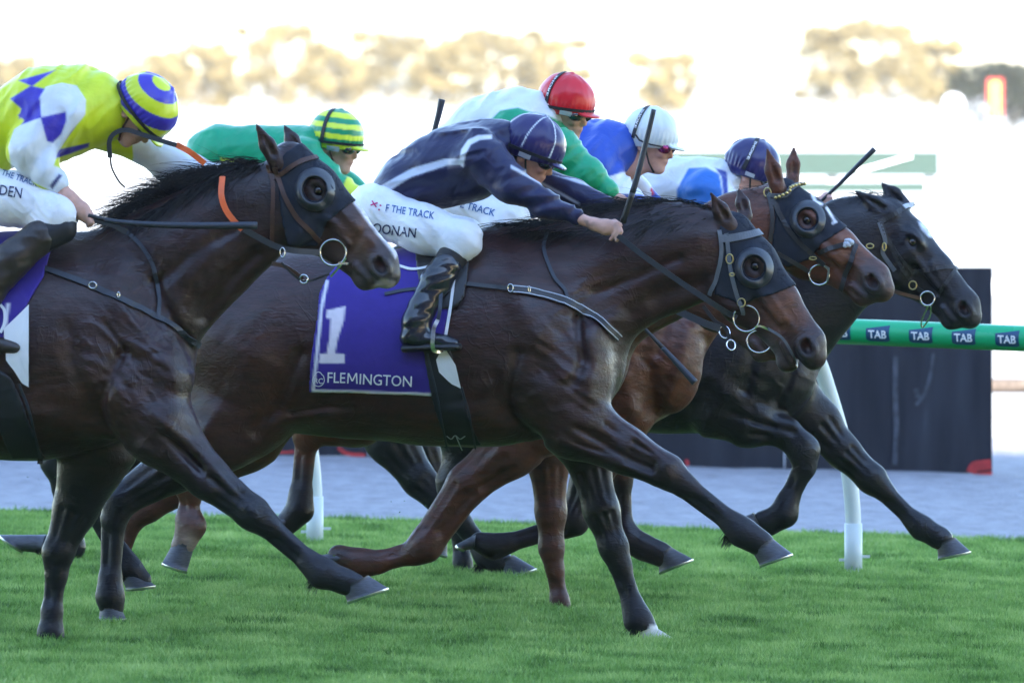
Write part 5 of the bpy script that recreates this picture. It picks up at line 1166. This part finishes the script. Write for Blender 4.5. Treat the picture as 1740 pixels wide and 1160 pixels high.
# ------------------------------------------------------------------ dark hoarding along the far side of the sand
m, t, b = nt('hoarding_paint'); L = t.links; tc = nd(t, 'ShaderNodeTexCoord'); mp = nd(t, 'ShaderNodeMapping'); L.new(tc.outputs['Object'], mp.inputs[0]); mp.inputs['Scale'].default_value = (2.5,1,.35)
n = nd(t, 'ShaderNodeTexNoise'); n.inputs['Scale'].default_value = 3; n.inputs['Detail'].default_value = 8; L.new(mp.outputs[0], n.inputs['Vector'])
r = nd(t, 'ShaderNodeValToRGB'); L.new(n.outputs['Fac'], r.inputs[0]); e = r.color_ramp.elements; e[0].position, e[0].color = .35, (.014,.015,.022,1); e[1].position, e[1].color = .72, (.032,.035,.046,1); q = e.new(.86); q.color = (.06,.065,.085,1)
L.new(r.outputs[0], b.inputs['Base Color']); b.inputs['Roughness'].default_value = .8; b.inputs['Specular IOR Level'].default_value = .2
M_BOARD = m
M_REDP = surf('red_marking_paint', (.42,.03,.03), rough=.8, var=.4, vscale=10)
M_SCUFF = surf('chalky_scuff', (.05,.055,.07), rough=.9, var=.5, vscale=14)
YB = 19.3; xr = W(1687, 0, 59.3).x
hd = empty('hoarding', (xr, YB, gz(xr)), label='long low black painted hoarding beyond the sand track', cat='hoarding')
pw = 1.22; board_me = None
def scribble(par, pts, w, mat, name, y=-.004): return MB().ribbon([Vector((p[0], y-.004, p[1])) for p in spline(pts, 4)], w, .002).build(name, mat, par)
for k in range(12):
    x = -pw*(k+.5); z = -GT*(x)
    o = MB().box((0,.02,.56+.0), (pw-.008,.04,1.20)).build('board', M_BOARD, hd) if board_me is None else link('board', board_me, hd)
    board_me = o.data; o.location = (x, 0, z-.0+random.uniform(-.004,.004)+.01)
    p_ = MB().box((pw/2-.04,.07,.50), (.07,.06,1.1)).build('batten', M_BOARD, o)
def bx_(px, py): p = W(px, py, 59.3); return (p.x-xr, p.z-gz(xr))
for pts, w, mt, nm in [([(1522,605),(1521,660),(1523,720),(1520,790)], .030, M_SCUFF, 'scuff'), ([(1586,600),(1580,640),(1570,670),(1556,688)], .022, M_SCUFF, 'scuff'), ([(1556,660),(1560,676)], .03, M_SCUFF, 'scuff'),
    ([(1650,803),(1656,792),(1668,790),(1684,788)], .06, M_REDP, 'red_mark'), ([(1655,806),(1686,803)], .02, M_REDP, 'red_mark'), ([(1500,801),(1540,804),(1580,803)], .014, M_REDP, 'red_mark'),
    ([(555,745),(552,725),(560,752)], .02, M_REDP, 'red_mark'), ([(574,760),(590,770),(620,773)], .022, M_REDP, 'red_mark'), ([(450,766),(476,768),(500,767)], .014, M_REDP, 'red_mark'), ([(1166,780),(1169,790)], .02, M_REDP, 'red_mark')]:
    scribble(hd, [bx_(*p) for p in pts], w, mt, nm)

# ------------------------------------------------------------------ far sunlit background
M_FW = surf('white_fence_paint', (.7,.74,.78), rough=.5, var=.05); M_TIMB = surf('grey_timber', (.14,.11,.09), rough=.8, var=.3); M_GRNF = surf('green_barrier_paint', (.003,.034,.028), rough=.5, var=.1)
wb = W(1800, 487, 92); f = empty('white_barrier', (wb.x, wb.y, -.35), label='low white plank barrier beyond the end of the hoarding', cat='barrier')
MB().box((3, 0, wb.z+.35), (9.6,.05,.13)).build('plank', M_FW, f)
for k in range(5): MB().box((-1.5+2*k, .06, (wb.z+.35)/2), (.08,.06,wb.z+.35)).build('post', M_FW, f)
wt = W(1730, 655, 70); o = MB().tube([Vector((-.75,0,0)), Vector((5,0,0))], .05, 8).build('timber_log', M_TIMB, None, True); o.location = wt; mark(o, 'brown timber log lying on the pale ground right of the hoarding', 'log')
gb = W(1340, 278, 78); xe = W(1593, 278, 78).x
g = empty('green_barrier', (gb.x, gb.y, -.1), label='dark green metal barrier with two rails and a slanting brace on the bright ground', cat='barrier')
gw = xe-gb.x; zt = gb.z+.1
MB().box((gw/2-1.5, 0, zt), (gw+3,.08,.165)).build('top_rail', M_GRNF, g); MB().box((gw/2-1.5, 0, zt-.182), (gw+2.8,.06,.06)).build('lower_rail', M_GRNF, g)
for k in range(4): MB().box((gw-.06-k*.75, .06, (zt+.06)/2), (.08,.05,zt+.06)).build('post', M_FW, g)
MB().ribbon([Vector((gw-.62,-.06,zt-.06)), Vector((gw-.2,-.06,zt+.06))], .035, .02).build('brace', M_FW, g)
sg_ = W(1691, 168, 205); s_ = empty('marker_sign', (sg_.x, sg_.y, -.2), label='red and yellow marker panel on a post at the far right', cat='sign')
hh = sg_.z+.2; MB().box((0,0,hh), (.30,.05,.80)).build('panel', surf('red_sign_paint', (.55,.03,.02), rough=.5), s_); MB().box((0,-.035,hh-.04), (.15,.02,.74)).build('stripe', surf('yellow_sign_paint', (.7,.5,.05), rough=.5), s_)
MB().box((0,.05,(hh-.4)/2), (.07,.05,hh-.4)).build('post', M_FW, s_)
ds = W(1620, 178, 205); s2 = empty('round_sign', (ds.x, ds.y, -.2), label='white round marker disc on a post at the far right', cat='sign')
MB().tube([Vector((0,-.03,ds.z+.2)), Vector((0,.03,ds.z+.2))], .22, 28).build('disc', M_FW, s2, True); MB().box((0,.06,ds.z/2), (.06,.04,ds.z)).build('post', M_FW, s2)
for px, d, w, tp, lab in ((688, 3000, 8.2, -40, 'pale blue glass tower rising past the top of the picture'), (88, 3000, 4.6, 36, 'small pale blue tower far away at the upper left')):
    p = W(px, tp, d); base = -2; H_ = p.z-base; M_TWR = surf('tower_glass', (.02,.07,.11), rough=.25, var=.1, vscale=.2, bump=0)
    tw = empty('tower', (p.x, p.y, base), label=lab, cat='tower'); MB().box((0,0,H_/2), (w,w,H_)).build('shaft', M_TWR, tw)
    MB().box((0,0,H_+.6), (w*.6,w*.6,1.2)).build('roof_plant', M_FW, tw)
    for k in range(int(H_/3.2)): MB().box((0,-w/2-.03,1.6+3.2*k), (w,.06,.20)).build('floor_band', M_FW, tw)
M_LEAFS = []
for nm, c in (('dry_green_leaves', (.31,.24,.10)), ('olive_leaves', (.25,.195,.085)), ('dark_green_leaves', (.018,.024,.010))):
    m_ = surf(nm, c, rough=.6, var=.45, vscale=.8, bump=0); M_LEAFS.append(m_)
    t = m_.node_tree; tr = nd(t, 'ShaderNodeBsdfTranslucent'); t.links.new(t.nodes['Principled BSDF'].inputs[0].links[0].from_socket, tr.inputs[0]); ms = nd(t, 'ShaderNodeMixShader'); ms.inputs[0].default_value = .45
    t.links.new(t.nodes['Principled BSDF'].outputs[0], ms.inputs[1]); t.links.new(tr.outputs[0], ms.inputs[2]); t.links.new(ms.outputs[0], t.nodes['Material Output'].inputs[0])
M_TRUNK = surf('pale_bark', (.34,.30,.25), rough=.9, var=.2)
def tree(px, top, d, w, mat, label, seed, base=-.1, dense=900):
    r = np.random.default_rng(seed); p = W(px, top, d); H_ = p.z-base
    root = empty('tree', (p.x, p.y, base), label=label, cat='tree', group='trees far beyond the course')
    M_ = MB(); M_.tube([Vector((0,0,0)), Vector((r.normal(0,.1),0,H_*.3)), Vector((r.normal(0,.2),0,H_*.62)), Vector((r.normal(0,.3),0,H_*.85))], [.13,.10,.07,.03], 7)
    cl = []
    nb = 20
    for k in range(nb):
        a = r.uniform(0, 6.28); z = H_*r.uniform(.2,.85); e = Vector((math.cos(a)*w*.5*r.uniform(.4,.95), math.sin(a)*w*.4, min(H_*.93, z+H_*r.uniform(.05,.28)))); M_.tube([Vector((0,0,z*.8)), (Vector((0,0,z))+e)/2, e], [.06,.04,.02], 5)
        cl.append((np.array(e), r.uniform(.10,.24)*w))
    cl.append((np.array((0,0,H_*.88)), .2*w)); cl.append((np.array((0,0,H_*.55)), .34*w)); cl.append((np.array((w*.2,0,H_*.3)), .3*w)); cl.append((np.array((-w*.2,0,H_*.35)), .3*w)); M_.build('trunk', M_TRUNK, root, True)
    V = []; F = []
    for _ in range(dense):
        c, rad = cl[r.integers(len(cl))]; v = r.normal(0, 1, 3); v /= np.linalg.norm(v); q = c+v*rad*r.uniform(.35,1.05)*np.array((1,1,.75)); s = r.uniform(.06,.16)*(d/550)**.5*1.4; u = r.normal(0,1,3); u /= np.linalg.norm(u); t_ = np.cross(u, r.normal(0,1,3)); t_ /= np.linalg.norm(t_)+1e-6; b_ = len(V)
        V += [q-u*s, q+t_*s*.6, q+u*s, q-t_*s*.6]; F.append((b_, b_+1, b_+2, b_+3))
    link('crown', mesh_np('crown', V, F, mat, False), root)
for i_, (px, top, d, w, mi, lab) in enumerate([
    (25, 98, 560, 3.4, 1, 'low olive tree at the far left edge behind the yellow jockey'), (150, 118, 600, 3.0, 0, 'small pale tree just right of the left edge, above the yellow back'),
    (262, 92, 560, 4.4, 0, 'round pale tree above the hooped lime and blue cap'), (345, 75, 575, 4.0, 0, 'pale tree left of the tallest middle tree'), (470, 42, 560, 5.2, 0, 'tall wide pale tree in the left middle of the background'),
    (575, 78, 590, 3.6, 0, 'pale tree above the green hooped cap'), (665, 52, 620, 4.2, 1, 'olive tree just left of the glass tower foot'), (750, 70, 575, 4.0, 0, 'pale tree right of the glass tower'),
    (850, 50, 560, 4.6, 1, 'olive tree left of the red cap'), (945, 66, 580, 4.0, 0, 'pale tree right above the red cap'), (1130, 92, 560, 3.4, 0, 'lone thin pale tree above the white cap'),
    (1412, 44, 540, 4.0, 1, 'tall olive tree left of the gap at the right'), (1505, 34, 560, 5.0, 0, 'tall pale tree at the right, tallest of the right group'), (1590, 66, 565, 3.6, 0, 'pale tree right of the tallest right-hand tree'),
    (1720, 118, 420, 5.0, 2, 'dark green bushy tree at the right edge behind the red sign')]):
    tree(px, top, d, w, M_LEAFS[mi], lab, 50+i_, dense=4200)

# ------------------------------------------------------------------ the grandstand behind the photographer, whose shade covers the course
M_CONC = surf('stand_concrete', (.36,.35,.34), rough=.9, var=.15, vscale=.5); M_ROOF = surf('stand_roof', (.45,.46,.48), rough=.5, var=.1, vscale=.3); M_SEAT = surf('stand_seats', (.10,.12,.22), rough=.6, var=.2)
SH = 35.0; ys = -50.0
gs = empty('grandstand', (0, ys, 0), label='tall concrete grandstand behind the photographer', cat='building')
MB().box((0,-32,SH/2-1), (240,4,SH-2)).build('back_wall', M_CONC, gs)
MB().box((0,-16,SH-.6), (240,32,1.2)).build('roof', M_ROOF, gs)
for k, (z0, y0) in enumerate(((2,0),(13,-4),(23,-8))):
    st = MB()
    for j in range(12): st.box((0, y0-1.0*j-1, z0+.55*j), (236,1.0,.55))
    st.build('seating_tier', M_SEAT, gs)
for k in range(9): MB().box((-112+28*k,-13,SH/2-.8), (1,1,SH-1.6)).build('column', M_CONC, gs)
for s in (-1,1): MB().box((s*119.5,-16,SH/2-.7), (1,30,SH-1.4)).build('end_wall', M_CONC, gs)

# clods and crumbs of turf thrown up behind the hooves
cb = MB(); rc = random.Random(4)
for cx, cy, sx, sy, dd, n_ in ((80,815,70,35,38.9,14), (150,850,50,25,39.2,8), (700,860,50,30,41,6), (560,940,60,20,41.5,6), (1290,965,20,10,40,5), (820,990,40,12,44.6,5)):
    for _ in range(n_):
        p = W(rc.gauss(cx, sx*.5), rc.gauss(cy, sy*.5), dd+rc.uniform(-.2,.2)); s_ = rc.uniform(.002,.0065)
        P = [p+Vector((rc.uniform(-1,1), rc.uniform(-1,1), rc.uniform(-1,1)))*s_ for _ in range(4)]; cb.add(P, [(0,1,2),(0,2,3),(0,3,1),(1,3,2)])
mark(cb.build('turf_clods', M_TURF), 'small crumbs of earth thrown into the air behind the hooves', 'dirt', kind='stuff')

# thin sunlit haze over the course: it lies round everything up to the trees and the towers
m = bpy.data.materials.new('haze_air'); m.use_nodes = True; t = m.node_tree; t.nodes.remove(t.nodes['Principled BSDF'])
pv = nd(t, 'ShaderNodeVolumePrincipled'); pv.inputs['Color'].default_value = (1., .96, .90, 1); pv.inputs['Density'].default_value = HAZE; pv.inputs['Anisotropy'].default_value = 0.
t.links.new(pv.outputs[0], t.nodes['Material Output'].inputs['Volume'])
MB().box((0, 2480, 50), (1000, 5100, 112)).build('haze', m, None, kind='stuff')
